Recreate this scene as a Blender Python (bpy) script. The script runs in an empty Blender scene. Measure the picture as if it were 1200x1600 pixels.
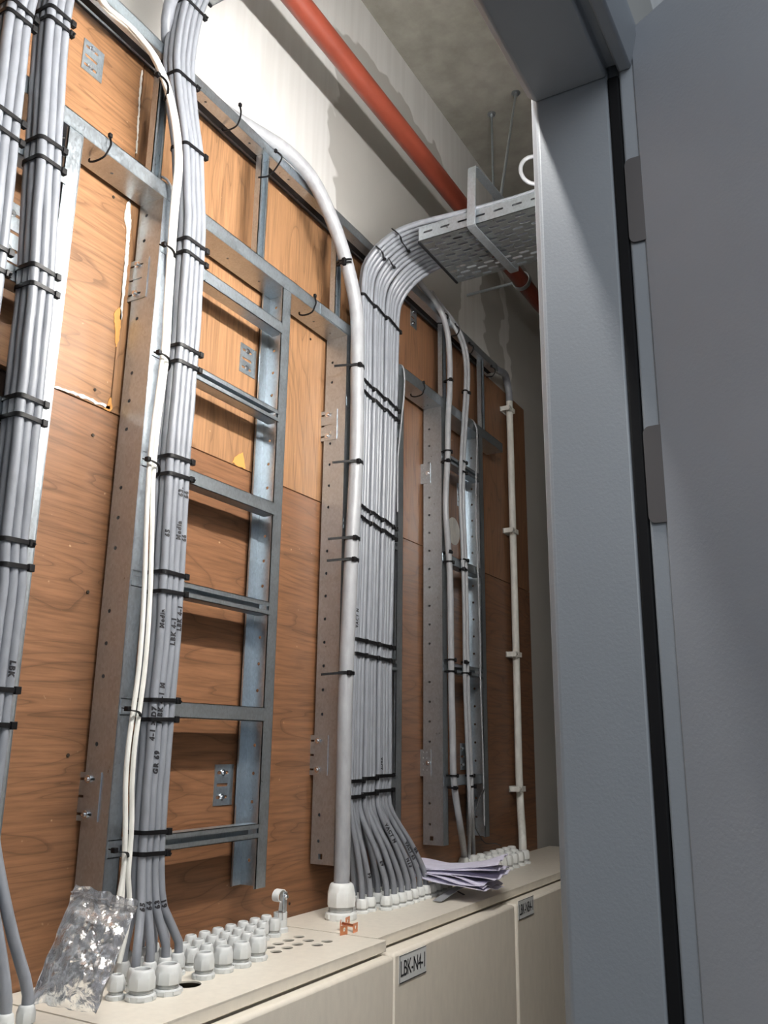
import bpy, bmesh, math, random
from mathutils import Vector, Matrix
random.seed(7)
S = bpy.context.scene
COL = S.collection
H = 1.5                      # eye height above the floor; all z values below are measured from the eye
PI = math.pi
# ------------------------------------------------------------------ camera
F = 1353.83                  # focal length in pixels of the 1200 x 1600 frame
CX = Vector((0.49600383, -0.23006661, -0.83728702))
CY = Vector((-0.86823454, -0.11785122, -0.48195423))
CZ = Vector((0.01220628, 0.96601265, -0.25820644))
RM = Matrix((CX, CY, CZ))
cam = bpy.data.objects.new('camera', bpy.data.cameras.new('camera'))
COL.objects.link(cam)
cam.matrix_world = Matrix.Translation((0, 0, H)) @ RM.to_4x4()
cam.data.sensor_fit = 'VERTICAL'; cam.data.sensor_height = 36; cam.data.sensor_width = 27
cam.data.lens = F / 1600 * 36
cam.data.clip_start = 0.02
S.camera = cam
# ------------------------------------------------------------------ colour management, world, lights
S.view_settings.view_transform = 'Standard'; S.view_settings.look = 'None'
S.view_settings.gamma = 1; S.view_settings.use_curve_mapping = False
S.view_settings.exposure = 0.0
w = bpy.data.worlds.new('world'); S.world = w; w.use_nodes = True
w.node_tree.nodes['Background'].inputs[0].default_value = (0.76, 0.87, 1.0, 1)
w.node_tree.nodes['Background'].inputs[1].default_value = 0.26
def area(name, loc, target, size, size_y, power, color):
    l = bpy.data.lights.new(name, 'AREA'); l.shape = 'RECTANGLE'; l.size = size; l.size_y = size_y
    l.energy = power; l.color = color
    o = bpy.data.objects.new(name, l); COL.objects.link(o); o.location = (loc[0], loc[1], loc[2] + H)
    o.rotation_euler = (Vector(target) - Vector(loc)).to_track_quat('-Z', 'Y').to_euler()
    return o
TUBE = 295.0                  # emission of the fluorescent tube in the riser room
area('corridor_high_fill', (-0.9, -0.7, 1.4), (0.5, -0.1, 0.0), 1.4, 1.0, 22, (0.92, 0.96, 1.0))  # added area light with no fitting, brightens the door leaf from above
area('corridor_cool_fill', (-2.2, 0.2 - 1.9, 0.4), (1.2, 0.5, -0.3), 1.8, 1.8, 7, (0.82, 0.91, 1.0))  # unseen area light added behind the eye to lift the doorway with cool light

# ------------------------------------------------------------------ pixel measurement -> point on a real plane of the room
def ray(px, py): return RM @ Vector((px - 600, 800 - py, -F))
def at(px, py, y):
    r = ray(px, py); return r * (y / r.y)
def atx(px, py, x):
    r = ray(px, py); return r * (x / r.x)
def atz(px, py, z):
    r = ray(px, py); return r * (z / r.z)

# ------------------------------------------------------------------ materials
def mat(name, col=(0.5, 0.5, 0.5), rough=0.5, metal=0.0, spec=0.5):
    m = bpy.data.materials.new(name); m.use_nodes = True
    b = m.node_tree.nodes['Principled BSDF']
    b.inputs['Base Color'].default_value = (*col, 1); b.inputs['Roughness'].default_value = rough
    b.inputs['Metallic'].default_value = metal; b.inputs['Specular IOR Level'].default_value = spec
    return m
def nt(m): return m.node_tree, m.node_tree.nodes['Principled BSDF']
def node(t, kind, **kw):
    n = t.nodes.new(kind)
    for k, v in kw.items():
        if k in n.inputs: n.inputs[k].default_value = v
        else: setattr(n, k, v)
    return n
def coords(t, scale=(1, 1, 1), loc=(0, 0, 0)):
    tc = t.nodes.new('ShaderNodeNewGeometry'); mp = t.nodes.new('ShaderNodeMapping')
    mp.inputs['Scale'].default_value = scale; mp.inputs['Location'].default_value = loc
    t.links.new(tc.outputs['Position'], mp.inputs['Vector']); return mp.outputs[0]
def ramp(t, src, stops):
    r = t.nodes.new('ShaderNodeValToRGB'); e = r.color_ramp.elements
    while len(e) < len(stops): e.new(0.5)
    for i, (p, c) in enumerate(stops):
        e[i].position = p; e[i].color = (*c, 1) if len(c) == 3 else c
    t.links.new(src, r.inputs[0]); return r.outputs[0]
def mixc(t, fac, a, b, mode='MIX'):
    n = t.nodes.new('ShaderNodeMix'); n.data_type = 'RGBA'; n.blend_type = mode
    for s, v in ((n.inputs[0], fac), (n.inputs[6], a), (n.inputs[7], b)):
        if hasattr(v, 'is_linked') or isinstance(v, bpy.types.NodeSocket): t.links.new(v, s)
        else: s.default_value = v if not isinstance(v, tuple) or len(v) == 4 else (*v, 1)
    return n.outputs[2]
def math_(t, op, a, b=0.0, clamp=False):
    n = t.nodes.new('ShaderNodeMath'); n.operation = op; n.use_clamp = clamp
    for s, v in ((n.inputs[0], a), (n.inputs[1], b)):
        if isinstance(v, bpy.types.NodeSocket): t.links.new(v, s)
        else: s.default_value = v
    return n.outputs[0]
def noise(t, vec, scale, detail=4, rough=0.55, dist=0.0):
    n = node(t, 'ShaderNodeTexNoise', Scale=scale, Detail=detail, Roughness=rough, Distortion=dist)
    t.links.new(vec, n.inputs['Vector']); return n.outputs[0]
def bump(t, b, h, strength, dist=0.001):
    n = node(t, 'ShaderNodeBump', Strength=strength, Distance=dist)
    t.links.new(h, n.inputs['Height']); t.links.new(n.outputs[0], b.inputs['Normal'])

def plywood(name, vertical, tint, seed):
    m = mat(name, rough=0.42, spec=0.35); t, b = nt(m)
    sc = (6.0, 1, 1.0) if vertical else (1.0, 1, 7.0)
    g = coords(t, sc, (seed, seed * 2.3, seed * 1.7))
    big = noise(t, g, 1.1, 2, 0.5, 0.6)
    # cathedral figure: rings of a slow noise
    rings = math_(t, 'FRACT', math_(t, 'MULTIPLY', big, 13.0))
    rr = ramp(t, rings, [(0.0, (0.12,) * 3), (0.10, (0.85,) * 3), (0.6, (1,) * 3), (1.0, (0.62,) * 3)])
    fs = (160.0, 1, 7.0) if vertical else (7.0, 1, 160.0)
    fine = noise(t, coords(t, fs, (seed, 0, 0)), 1.0, 4, 0.65)
    cl = noise(t, coords(t, (1.5, 1.5, 1.5)), 2.0, 3)
    base = ramp(t, fine, [(0.3, tuple(c * 0.62 for c in tint)), (0.5, tint), (0.7, tuple(min(1, c * 1.25) for c in tint))])
    c1 = mixc(t, 0.6, base, mixc(t, 1.0, base, rr, 'MULTIPLY'))
    c2 = mixc(t, math_(t, 'MULTIPLY', cl, 0.45), c1, tuple(c * 0.7 for c in tint))
    # small knots, scuffs and pale specks
    sp = ramp(t, noise(t, coords(t, (1, 1, 1), (3, 1, seed)), 42.0, 2), [(0.0, (0,) * 3), (0.735, (0,) * 3), (0.77, (1,) * 3)])
    c3 = mixc(t, math_(t, 'MULTIPLY', sp, 0.45), c2, (0.62, 0.43, 0.27, 1))
    t.links.new(c3, b.inputs['Base Color'])
    t.links.new(ramp(t, fine, [(0.2, (0.36,) * 3), (0.8, (0.52,) * 3)]), b.inputs['Roughness'])
    bump(t, b, fine, 0.25, 0.0006)
    return m
M = {}
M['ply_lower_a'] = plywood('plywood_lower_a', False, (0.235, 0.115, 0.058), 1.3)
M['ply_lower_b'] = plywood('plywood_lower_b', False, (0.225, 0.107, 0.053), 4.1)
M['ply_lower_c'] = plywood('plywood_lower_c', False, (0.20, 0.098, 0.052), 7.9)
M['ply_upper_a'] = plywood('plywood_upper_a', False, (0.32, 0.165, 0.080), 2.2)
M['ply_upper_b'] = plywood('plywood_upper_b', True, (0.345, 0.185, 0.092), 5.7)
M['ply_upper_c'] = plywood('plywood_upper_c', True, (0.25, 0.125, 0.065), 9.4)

def galv(name, col, rough):
    m = mat(name, col, rough, 0.9); t, b = nt(m)
    v = node(t, 'ShaderNodeTexVoronoi', Scale=260.0); t.links.new(coords(t, (1, 1, 0.6)), v.inputs['Vector'])
    n = noise(t, coords(t), 28.0, 4)
    a = mixc(t, 0.5, v.outputs['Color'], n)
    bw = t.nodes.new('ShaderNodeRGBToBW'); t.links.new(a, bw.inputs[0])
    t.links.new(ramp(t, bw.outputs[0], [(0.25, tuple(c * 0.86 for c in col)), (0.7, tuple(min(1, c * 1.06) for c in col))]), b.inputs['Base Color'])
    t.links.new(ramp(t, bw.outputs[0], [(0.2, (rough - 0.07,) * 3), (0.8, (rough + 0.09,) * 3)]), b.inputs['Roughness'])
    return m
M['galv'] = galv('galvanised_steel', (0.52, 0.58, 0.63), 0.34)
M['galv_d'] = galv('galvanised_steel_dull', (0.52, 0.55, 0.58), 0.42)
M['galv_shade'] = galv('galvanised_shaded', (0.36, 0.385, 0.39), 0.33)  # for the tray base: underside shade is put into this darker colour
M['bolt'] = mat('zinc_bolt', (0.8, 0.82, 0.85), 0.2, 1.0)
def plastic(name, col, rough, bumpy=0.0, var=0.12):
    m = mat(name, col, rough); t, b = nt(m)
    n = noise(t, coords(t, (1, 1, 0.35)), 60.0, 4)
    t.links.new(ramp(t, n, [(0.3, tuple(c * (1 - var) for c in col)), (0.7, tuple(min(1, c * (1 + var)) for c in col))]), b.inputs['Base Color'])
    if bumpy: bump(t, b, noise(t, coords(t), 500.0, 2), bumpy, 0.0006)
    return m
M['cable'] = plastic('grey_pvc_sheath', (0.225, 0.24, 0.27), 0.34, 0.15)
M['cable2'] = plastic('light_grey_sheath', (0.31, 0.32, 0.34), 0.38, 0.1)
M['white_cable'] = plastic('white_sheath', (0.78, 0.78, 0.74), 0.4)
M['black'] = mat('black_nylon', (0.006, 0.006, 0.007), 0.42, 0, 0.22)
M['gland'] = plastic('pale_grey_nylon', (0.62, 0.64, 0.64), 0.36, 0.0, 0.05)
M['gland_w'] = plastic('white_nylon', (0.76, 0.78, 0.77), 0.36, 0.0, 0.05)
M['thread'] = plastic('grey_thread', (0.42, 0.43, 0.42), 0.45)
M['seal'] = mat('dark_rubber_seal', (0.05, 0.05, 0.055), 0.6)
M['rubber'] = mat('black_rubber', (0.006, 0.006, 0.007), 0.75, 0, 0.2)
M['copper'] = mat('copper', (0.83, 0.36, 0.2), 0.3, 1.0)
M['ink'] = mat('marker_ink', (0.012, 0.012, 0.016), 0.6)
M['label'] = mat('label_plastic', (0.66, 0.68, 0.68), 0.35)
M['pen'] = mat('dark_red_ink', (0.25, 0.02, 0.1), 0.6)
M['box'] = plastic('cream_powder_coat', (0.74, 0.69, 0.60), 0.42, 0.2, 0.04)
M['paper'] = plastic('lilac_white_paper', (0.66, 0.64, 0.78), 0.7, 0.0, 0.05)
M['tape'] = plastic('white_gypsum', (0.75, 0.73, 0.68), 0.7)
m = mat('red_pipe_paint', (0.36, 0.065, 0.03), 0.42); t, b = nt(m)
n = noise(t, coords(t), 9.0, 5)
t.links.new(ramp(t, n, [(0.3, (0.15, 0.030, 0.016)), (0.7, (0.20, 0.040, 0.022))]), b.inputs['Base Color']); M['pipe'] = m
def painted(name, col, var=0.06, bm=0.25):
    m = mat(name, col, 0.45); t, b = nt(m)
    n = noise(t, coords(t), 3.0, 5)
    t.links.new(ramp(t, n, [(0.3, tuple(c * (1 - var) for c in col)), (0.7, tuple(c * (1 + var) for c in col))]), b.inputs['Base Color'])
    bump(t, b, noise(t, coords(t), 260.0, 3), bm, 0.0008)
    return m
M['frame'] = painted('grey_frame_paint', (0.265, 0.285, 0.31))
M['leaf'] = painted('grey_door_paint', (0.30, 0.315, 0.345))
M['hinge'] = mat('bronzed_hinge_steel', (0.16, 0.15, 0.15), 0.4, 0.8)
M['floor'] = painted('grey_screed', (0.22, 0.21, 0.2), 0.15)
# plasterboard wall with filled joints; the widest pale band also has lamp glare in its colour
m = mat('plasterboard', rough=0.8, spec=0.2); t, b = nt(m)
geo = t.nodes.new('ShaderNodeNewGeometry'); sep = t.nodes.new('ShaderNodeSeparateXYZ'); t.links.new(geo.outputs['Position'], sep.inputs[0])
wob = math_(t, 'MULTIPLY', math_(t, 'SUBTRACT', noise(t, coords(t, (1, 1, 1.2)), 2.6, 3, 0.6), 0.5), 0.42)
xs = math_(t, 'ADD', sep.outputs[0], wob); zs = math_(t, 'ADD', sep.outputs[2], wob)
def band(v, lo, hi, s=0.012):
    a = t.nodes.new('ShaderNodeMapRange'); a.interpolation_type = 'SMOOTHSTEP'; t.links.new(v, a.inputs[0]); a.inputs[1].default_value = lo; a.inputs[2].default_value = lo + s
    c = t.nodes.new('ShaderNodeMapRange'); c.interpolation_type = 'SMOOTHSTEP'; t.links.new(v, c.inputs[0]); c.inputs[1].default_value = hi - s; c.inputs[2].default_value = hi
    return math_(t, 'SUBTRACT', a.outputs[0], c.outputs[0], True)
filler_glare = math_(t, 'MAXIMUM', band(xs, 1.22, 2.02), math_(t, 'MAXIMUM', band(xs, 2.98, 3.25), band(zs, H + 2.36, H + 3.0)))
filler_glare = math_(t, 'MAXIMUM', filler_glare, band(xs, 3.42, 3.5))
mott = noise(t, coords(t), 1.6, 5)
g = ramp(t, mott, [(0.3, (0.43, 0.42, 0.395)), (0.7, (0.50, 0.49, 0.465))])
wcol = mixc(t, filler_glare, g, (0.76, 0.755, 0.74, 1))
streak = noise(t, coords(t, (30, 1, 1.2)), 1.0, 2)
wcol = mixc(t, math_(t, 'MULTIPLY', filler_glare, ramp(t, streak, [(0.4, (0,) * 3), (0.62, (0.5,) * 3)])), wcol, (0.66, 0.65, 0.63, 1))
t.links.new(wcol, b.inputs['Base Color']); M['wall'] = m
# concrete ceiling
m = mat('concrete', rough=0.85, spec=0.2); t, b = nt(m)
a1 = noise(t, coords(t, (1.6, 1, 1)), 1.6, 6, 0.62); a2 = noise(t, coords(t), 14.0, 5)
c = ramp(t, a1, [(0.32, (0.24, 0.225, 0.19)), (0.5, (0.35, 0.335, 0.29)), (0.66, (0.47, 0.45, 0.40))])
c = mixc(t, 0.35, c, ramp(t, a2, [(0.35, (0.2, 0.19, 0.17)), (0.7, (0.42, 0.41, 0.37))]))
t.links.new(c, b.inputs['Base Color']); bump(t, b, a2, 0.3, 0.004); M['concrete'] = m
# clear polythene
m = bpy.data.materials.new('clear_polythene'); m.use_nodes = True; t = m.node_tree; t.nodes.clear()
out = t.nodes.new('ShaderNodeOutputMaterial'); mx = t.nodes.new('ShaderNodeMixShader'); mx2 = t.nodes.new('ShaderNodeMixShader')
tr = t.nodes.new('ShaderNodeBsdfTransparent'); gl = t.nodes.new('ShaderNodeBsdfGlossy'); df = t.nodes.new('ShaderNodeBsdfDiffuse')
tr.inputs[0].default_value = (0.93, 0.93, 0.95, 1); gl.inputs['Roughness'].default_value = 0.16; gl.inputs[0].default_value = (1, 1, 1, 1)
df.inputs[0].default_value = (0.9, 0.9, 0.95, 1)
fr = t.nodes.new('ShaderNodeFresnel'); fr.inputs[0].default_value = 2.1
t.links.new(fr.outputs[0], mx.inputs[0]); t.links.new(tr.outputs[0], mx.inputs[1]); t.links.new(gl.outputs[0], mx.inputs[2])
mx2.inputs[0].default_value = 0.045; t.links.new(mx.outputs[0], mx2.inputs[1]); t.links.new(df.outputs[0], mx2.inputs[2]); t.links.new(mx2.outputs[0], out.inputs[0])
bp = node(t, 'ShaderNodeBump', Strength=0.8, Distance=0.004)
nn = node(t, 'ShaderNodeTexNoise', Scale=55.0, Detail=5.0, Distortion=1.5); tc = t.nodes.new('ShaderNodeTexCoord')
t.links.new(tc.outputs['Object'], nn.inputs['Vector']); t.links.new(nn.outputs[0], bp.inputs['Height'])
t.links.new(bp.outputs[0], gl.inputs['Normal']); t.links.new(bp.outputs[0], fr.inputs['Normal']); M['bag'] = m
m = bpy.data.materials.new('fluorescent_tube_glow'); m.use_nodes = True; t = m.node_tree; t.nodes.clear()
out = t.nodes.new('ShaderNodeOutputMaterial'); em = t.nodes.new('ShaderNodeEmission'); em.inputs[0].default_value = (1.0, 0.97, 0.93, 1); em.inputs[1].default_value = TUBE
t.links.new(em.outputs[0], out.inputs[0]); M['glow'] = m

# ------------------------------------------------------------------ mesh helpers
class MB:
    def __init__(s): s.v = []; s.f = []
    def add(s, vs, fs):
        n = len(s.v); s.v += [Vector(v) for v in vs]; s.f += [tuple(i + n for i in f) for f in fs]; return s
    def box(s, x0, x1, y0, y1, z0, z1):
        return s.add([(x, y, z) for z in (z0, z1) for y in (y0, y1) for x in (x0, x1)],
                     [(0, 2, 3, 1), (4, 5, 7, 6), (0, 1, 5, 4), (2, 6, 7, 3), (0, 4, 6, 2), (1, 3, 7, 5)])
    def prism(s, prof, axis, a0, a1):
        # prof: closed list of 2D points; axis 'x','y','z' = extrusion direction
        def P(p, a):
            return {'x': (a, p[0], p[1]), 'y': (p[0], a, p[1]), 'z': (p[0], p[1], a)}[axis]
        n = len(prof)
        return s.add([P(p, a0) for p in prof] + [P(p, a1) for p in prof],
                     [tuple(range(n - 1, -1, -1)), tuple(range(n, 2 * n))] + [(i, (i + 1) % n, (i + 1) % n + n, i + n) for i in range(n)])
    def sweep(s, pts, shape, closed=False, caps=True, up=None):
        # parallel-transported sweep of a 2D shape (list of (a,b)) along pts
        n = len(pts); m_ = len(shape); T = []
        for i in range(n):
            a = pts[(i - 1) % n] if (closed or i > 0) else pts[i]; b_ = pts[(i + 1) % n] if (closed or i < n - 1) else pts[i]
            d = (b_ - a); T.append(d.normalized() if d.length > 1e-9 else Vector((0, 0, 1)))
        N = up.copy() if up else (Vector((0, -1, 0)) if abs(T[0].y) < 0.9 else Vector((1, 0, 0)))
        vs = []; frames = []
        for i in range(n):
            if up: N = up - T[i] * up.dot(T[i])
            else: N = N - T[i] * N.dot(T[i])
            N.normalize(); B = T[i].cross(N)
            frames.append((pts[i], T[i], N, B))
            vs += [pts[i] + N * a + B * c_ for a, c_ in shape]
        fs = []
        for i in range(n if closed else n - 1):
            j = (i + 1) % n
            for k in range(m_):
                l = (k + 1) % m_
                fs.append((i * m_ + k, i * m_ + l, j * m_ + l, j * m_ + k))
        if caps and not closed:
            fs.append(tuple(range(m_ - 1, -1, -1))); fs.append(tuple((n - 1) * m_ + k for k in range(m_)))
        s.add(vs, fs); return frames
    def tube(s, pts, r, seg=12, closed=False):
        return s.sweep(pts, [(r * math.cos(2 * PI * k / seg), r * math.sin(2 * PI * k / seg)) for k in range(seg)], closed)
    def lathe(s, prof, c=(0, 0, 0), n=24, fn=None, cap0=False, cap1=False):
        c = Vector(c); vs = []
        for (r, z) in prof:
            for k in range(n):
                a = 2 * PI * k / n; rr = r * (fn(a, z) if fn else 1)
                vs.append(c + Vector((rr * math.cos(a), rr * math.sin(a), z)))
        fs = [(i * n + k, i * n + (k + 1) % n, (i + 1) * n + (k + 1) % n, (i + 1) * n + k) for i in range(len(prof) - 1) for k in range(n)]
        if cap0: fs.append(tuple(range(n - 1, -1, -1)))
        if cap1: fs.append(tuple((len(prof) - 1) * n + k for k in range(n)))
        return s.add(vs, fs)
    def xform(s, Mx, start=0):
        for i in range(start, len(s.v)): s.v[i] = Mx @ s.v[i]
        return s
def smooth_path(keys, step=0.02):
    P = [Vector(k) for k in keys]
    P = [P[0] * 2 - P[1]] + P + [P[-1] * 2 - P[-2]]; out = []
    for i in range(1, len(P) - 2):
        p0, p1, p2, p3 = P[i - 1:i + 3]
        n = max(2, int((p2 - p1).length / step))
        t0 = 0; t1 = (p1 - p0).length ** .5; t2 = t1 + (p2 - p1).length ** .5; t3 = t2 + (p3 - p2).length ** .5
        for k in range(n):
            t_ = t1 + (t2 - t1) * k / n
            A1 = p0 * ((t1 - t_) / (t1 - t0)) + p1 * ((t_ - t0) / (t1 - t0))
            A2 = p1 * ((t2 - t_) / (t2 - t1)) + p2 * ((t_ - t1) / (t2 - t1))
            A3 = p2 * ((t3 - t_) / (t3 - t2)) + p3 * ((t_ - t2) / (t3 - t2))
            B1 = A1 * ((t2 - t_) / (t2 - t0)) + A2 * ((t_ - t0) / (t2 - t0))
            B2 = A2 * ((t3 - t_) / (t3 - t1)) + A3 * ((t_ - t1) / (t3 - t1))
            out.append(B1 * ((t2 - t_) / (t2 - t1)) + B2 * ((t_ - t1) / (t2 - t1)))
    out.append(P[-2]); return out
def finish(me, angle=32, flat=False):
    bm = bmesh.new(); bm.from_mesh(me); bmesh.ops.recalc_face_normals(bm, faces=bm.faces)
    if not flat:
        for f in bm.faces: f.smooth = True
        for e in bm.edges:
            e.smooth = len(e.link_faces) == 2 and e.calc_face_angle(0) < math.radians(angle)
    bm.to_mesh(me); bm.free()
def tag(o, label=None, cat=None, group=None, kind=None):
    if label: o['label'] = label
    if cat: o['category'] = cat
    if group: o['group'] = group
    if kind: o['kind'] = kind
    return o
def wbase(o):
    b_ = Vector((0, 0, 0))
    while o: b_ += o.location; o = o.parent
    return b_
def obj(name, mb, m, parent=None, base=None, label=None, cat=None, group=None, kind=None, bevel=0, flat=False, local=False, two=None):
    """one mesh object; vertices are given in eye-centred room coordinates (local=True: already relative to the parent)"""
    me = bpy.data.meshes.new(name)
    if parent is None:
        if base is None:
            lo = [min(v[i] for v in mb.v) for i in range(3)]; hi = [max(v[i] for v in mb.v) for i in range(3)]
            base = ((lo[0] + hi[0]) / 2, (lo[1] + hi[1]) / 2, lo[2])
        B = Vector(base) + Vector((0, 0, H)); off = Vector(base)
    else:
        B = Vector((0, 0, 0)); off = Vector((0, 0, 0)) if local else wbase(parent) - Vector((0, 0, H))
    me.from_pydata([v - off for v in mb.v], [], mb.f); me.update(); finish(me, flat=flat)
    me.materials.append(m if not isinstance(m, str) else M[m])
    o = bpy.data.objects.new(name, me); COL.objects.link(o); o.location = B
    if parent: o.parent = parent
    if bevel:
        md = o.modifiers.new('bevel', 'BEVEL'); md.width = bevel; md.segments = 2; md.limit_method = 'ANGLE'; md.angle_limit = math.radians(40)
    return tag(o, label, cat, group, kind)
def empty(name, base, label, cat, group=None):
    o = bpy.data.objects.new(name, None); COL.objects.link(o); o.empty_display_size = 0.03
    o.location = Vector(base) + Vector((0, 0, H)); return tag(o, label, cat, group)
def copy_tree(o, parent=None):
    c_ = o.copy(); COL.objects.link(c_); c_.parent = parent
    for ch in list(o.children): copy_tree(ch, c_)
    return c_
def curve_fill(splines, extrude):
    cu = bpy.data.curves.new('tmp', 'CURVE'); cu.dimensions = '2D'; cu.fill_mode = 'BOTH'; cu.extrude = extrude
    for pts in splines:
        sp = cu.splines.new('POLY'); sp.points.add(len(pts) - 1)
        for i, p in enumerate(pts): sp.points[i].co = (p[0], p[1], 0, 1)
        sp.use_cyclic_u = True
    o = bpy.data.objects.new('tmp', cu); COL.objects.link(o)
    dg = bpy.context.evaluated_depsgraph_get(); me = bpy.data.meshes.new_from_object(o.evaluated_get(dg))
    mb = MB(); mb.add([v.co.copy() for v in me.vertices], [tuple(p.vertices) for p in me.polygons])
    bpy.data.objects.remove(o); bpy.data.curves.remove(cu); bpy.data.meshes.remove(me); return mb
def circ(cx, cy, r, n=14): return [(cx + r * math.cos(2 * PI * k / n), cy + r * math.sin(2 * PI * k / n)) for k in range(n)]
def slot(cx, cy, l, r, n=6, vert=False):
    p = [(l / 2 + r * math.cos(-PI / 2 + PI * k / n), r * math.sin(-PI / 2 + PI * k / n)) for k in range(n + 1)]
    p += [(-l / 2 + r * math.cos(PI / 2 + PI * k / n), r * math.sin(PI / 2 + PI * k / n)) for k in range(n + 1)]
    return [(cx + (b_ if vert else a), cy + (a if vert else b_)) for a, b_ in p]
def rect(x0, x1, y0, y1): return [(x0, y0), (x1, y0), (x1, y1), (x0, y1)]
def text_mb(s_, size, shear=0.0, spacing=1.0, thick=0.0, align='LEFT', bold=0.0):
    cu = bpy.data.curves.new('tmp', 'FONT'); cu.body = s_; cu.size = size; cu.shear = shear; cu.space_character = spacing
    cu.extrude = thick; cu.align_x = align; cu.resolution_u = 3; cu.offset = bold
    o = bpy.data.objects.new('tmp', cu); COL.objects.link(o)
    dg = bpy.context.evaluated_depsgraph_get(); me = bpy.data.meshes.new_from_object(o.evaluated_get(dg))
    vs = [v.co.copy() for v in me.vertices]; fs = [tuple(p.vertices) for p in me.polygons]
    bpy.data.objects.remove(o); bpy.data.curves.remove(cu); bpy.data.meshes.remove(me)
    return vs, fs
WORDS = ['first', 'second', 'third', 'fourth', 'fifth', 'sixth', 'seventh', 'eighth', 'ninth', 'tenth', 'eleventh', 'twelfth', 'thirteenth', 'fourteenth', 'fifteenth', 'sixteenth', 'seventeenth', 'eighteenth']
def nth(i): return WORDS[i]

# ================================================================== THE SETTING
YW = 1.36; YP = 1.33; ZC = 2.59; ZT = -0.41
obj('wall_back', MB().box(-1.2, 6.0, YW, YW + 0.12, -1.5, ZC), 'wall', kind='structure', flat=True)
obj('ceiling', MB().box(-1.2, 6.0, 0.31, YW + 0.12, ZC, ZC + 0.15), 'concrete', kind='structure', flat=True)
obj('floor', MB().box(-3.0, 6.0, -3.0, YW + 0.12, -1.6, -1.5), 'floor', kind='structure', flat=True)
obj('wall_left', MB().box(-1.32, -1.2, 0.21, YW + 0.12, -1.5, ZC), 'wall', kind='structure', flat=True)
obj('wall_right', MB().box(6.0, 6.12, 0.21, YW + 0.12, -1.5, ZC), 'wall', kind='structure', flat=True)
XJ = 0.9; ZH = 0.79; XL = -0.12
dw = MB(); dw.box(XJ + 0.05, 6.0, 0.205, 0.305, -1.5, ZC); dw.box(-1.2, XL - 0.05, 0.205, 0.305, -1.5, ZC); dw.box(XL - 0.05, XJ + 0.05, 0.205, 0.305, ZH + 0.05, ZC)
obj('wall_front', dw, 'wall', kind='structure', flat=True)
# door frame: lining with a rounded room-side arris, seal in its groove, rebate
door = empty('door_1', (XJ, 0.2, -1.5), None, None); door['kind'] = 'structure'
ya, yb = 0.2115, 0.313; c = 0.011
def lining(x_in, sgn):   # vertical jamb profile in (x,y)
    return [(x_in, yb - c), (x_in, ya), (x_in + sgn * 0.012, ya), (x_in + sgn * 0.012, ya - 0.014), (x_in, ya - 0.014), (x_in, 0.172), (x_in + sgn * 0.06, 0.172), (x_in + sgn * 0.06, yb), (x_in + sgn * c, yb)]
obj('jamb', MB().prism(lining(XJ, 1), 'z', -1.5, ZH + 0.06), 'frame', door, bevel=0.003)
obj('jamb', MB().prism(lining(XL, -1), 'z', -1.5, ZH + 0.06), 'frame', door, bevel=0.003)
hp = [(yb - c, ZH), (ya, ZH), (ya, ZH + 0.012), (ya - 0.014, ZH + 0.012), (ya - 0.014, ZH), (0.182, ZH), (0.172, ZH + 0.04), (0.172, ZH + 0.06), (yb, ZH + 0.06), (yb, ZH + c)]
obj('head', MB().prism(hp, 'x', XL, XJ), 'frame', door, bevel=0.003)
obj('door_seal', MB().box(XJ - 0.001, XJ + 0.011, ya - 0.0135, ya - 0.0005, -1.5, ZH - 0.002), 'rubber', door, bevel=0.002, label='black rubber seal strip down the jamb')
lw = 0.92; ang = math.atan2(-0.876, -0.48); lt = 0.045
lf = MB().box(0, lw, 0, lt, 0, 2.335)
lf.xform(Matrix.Translation((XJ - 0.002, 0.181, -1.49)) @ Matrix.Rotation(ang, 4, 'Z'))
leaf = obj('door_leaf', lf, 'leaf', door, bevel=0.003)
for z0, z1 in ((0.555, 0.665), (0.225, 0.332), (-0.95, -0.84)):
    prof = []
    for cy_, cz_, a0 in ((0.197, z1 - 0.008, 0), (0.17, z1 - 0.008, PI / 2), (0.17, z0 + 0.008, PI), (0.197, z0 + 0.008, 3 * PI / 2)):
        prof += [(cy_ - 0.007 + 0.007 * math.cos(a0 + k * PI / 8), cz_ + 0.008 * math.sin(a0 + k * PI / 8)) for k in range(5)]
    hg = MB().prism(prof, 'x', XJ - 0.0035, XJ + 0.001)
    for dz in (0.25, 0.75): hg.lathe([(0.0035, 0), (0.003, 0.001)], (0, 0, 0), 10)
    h_ = obj('hinge', MB().prism(prof, 'x', XJ - 0.0035, XJ + 0.001), 'hinge', door, label='dark bronzed hinge plate')
# plywood backing sheets
m = mat('dark_brick', rough=0.9, spec=0.1); t, b = nt(m)
br = node(t, 'ShaderNodeTexBrick', Scale=1.0); br.inputs['Brick Width'].default_value = 0.21; br.inputs['Row Height'].default_value = 0.06; br.inputs['Mortar Size'].default_value = 0.006
br.inputs['Color1'].default_value = (0.022, 0.014, 0.011, 1); br.inputs['Color2'].default_value = (0.014, 0.010, 0.009, 1); br.inputs['Mortar'].default_value = (0.032, 0.027, 0.024, 1)
tcb = t.nodes.new('ShaderNodeNewGeometry'); sp_ = t.nodes.new('ShaderNodeSeparateXYZ'); cb = t.nodes.new('ShaderNodeCombineXYZ')
t.links.new(tcb.outputs['Position'], sp_.inputs[0]); t.links.new(sp_.outputs[0], cb.inputs[0]); t.links.new(sp_.outputs[2], cb.inputs[1]); t.links.new(cb.outputs[0], br.inputs['Vector']); t.links.new(br.outputs[0], b.inputs['Base Color']); M['brick'] = m
obj('wall_recess', MB().box(-0.6, 0.947, 1.345, 1.3595, -1.5, 0.654), 'brick', kind='structure', flat=True)
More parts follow.
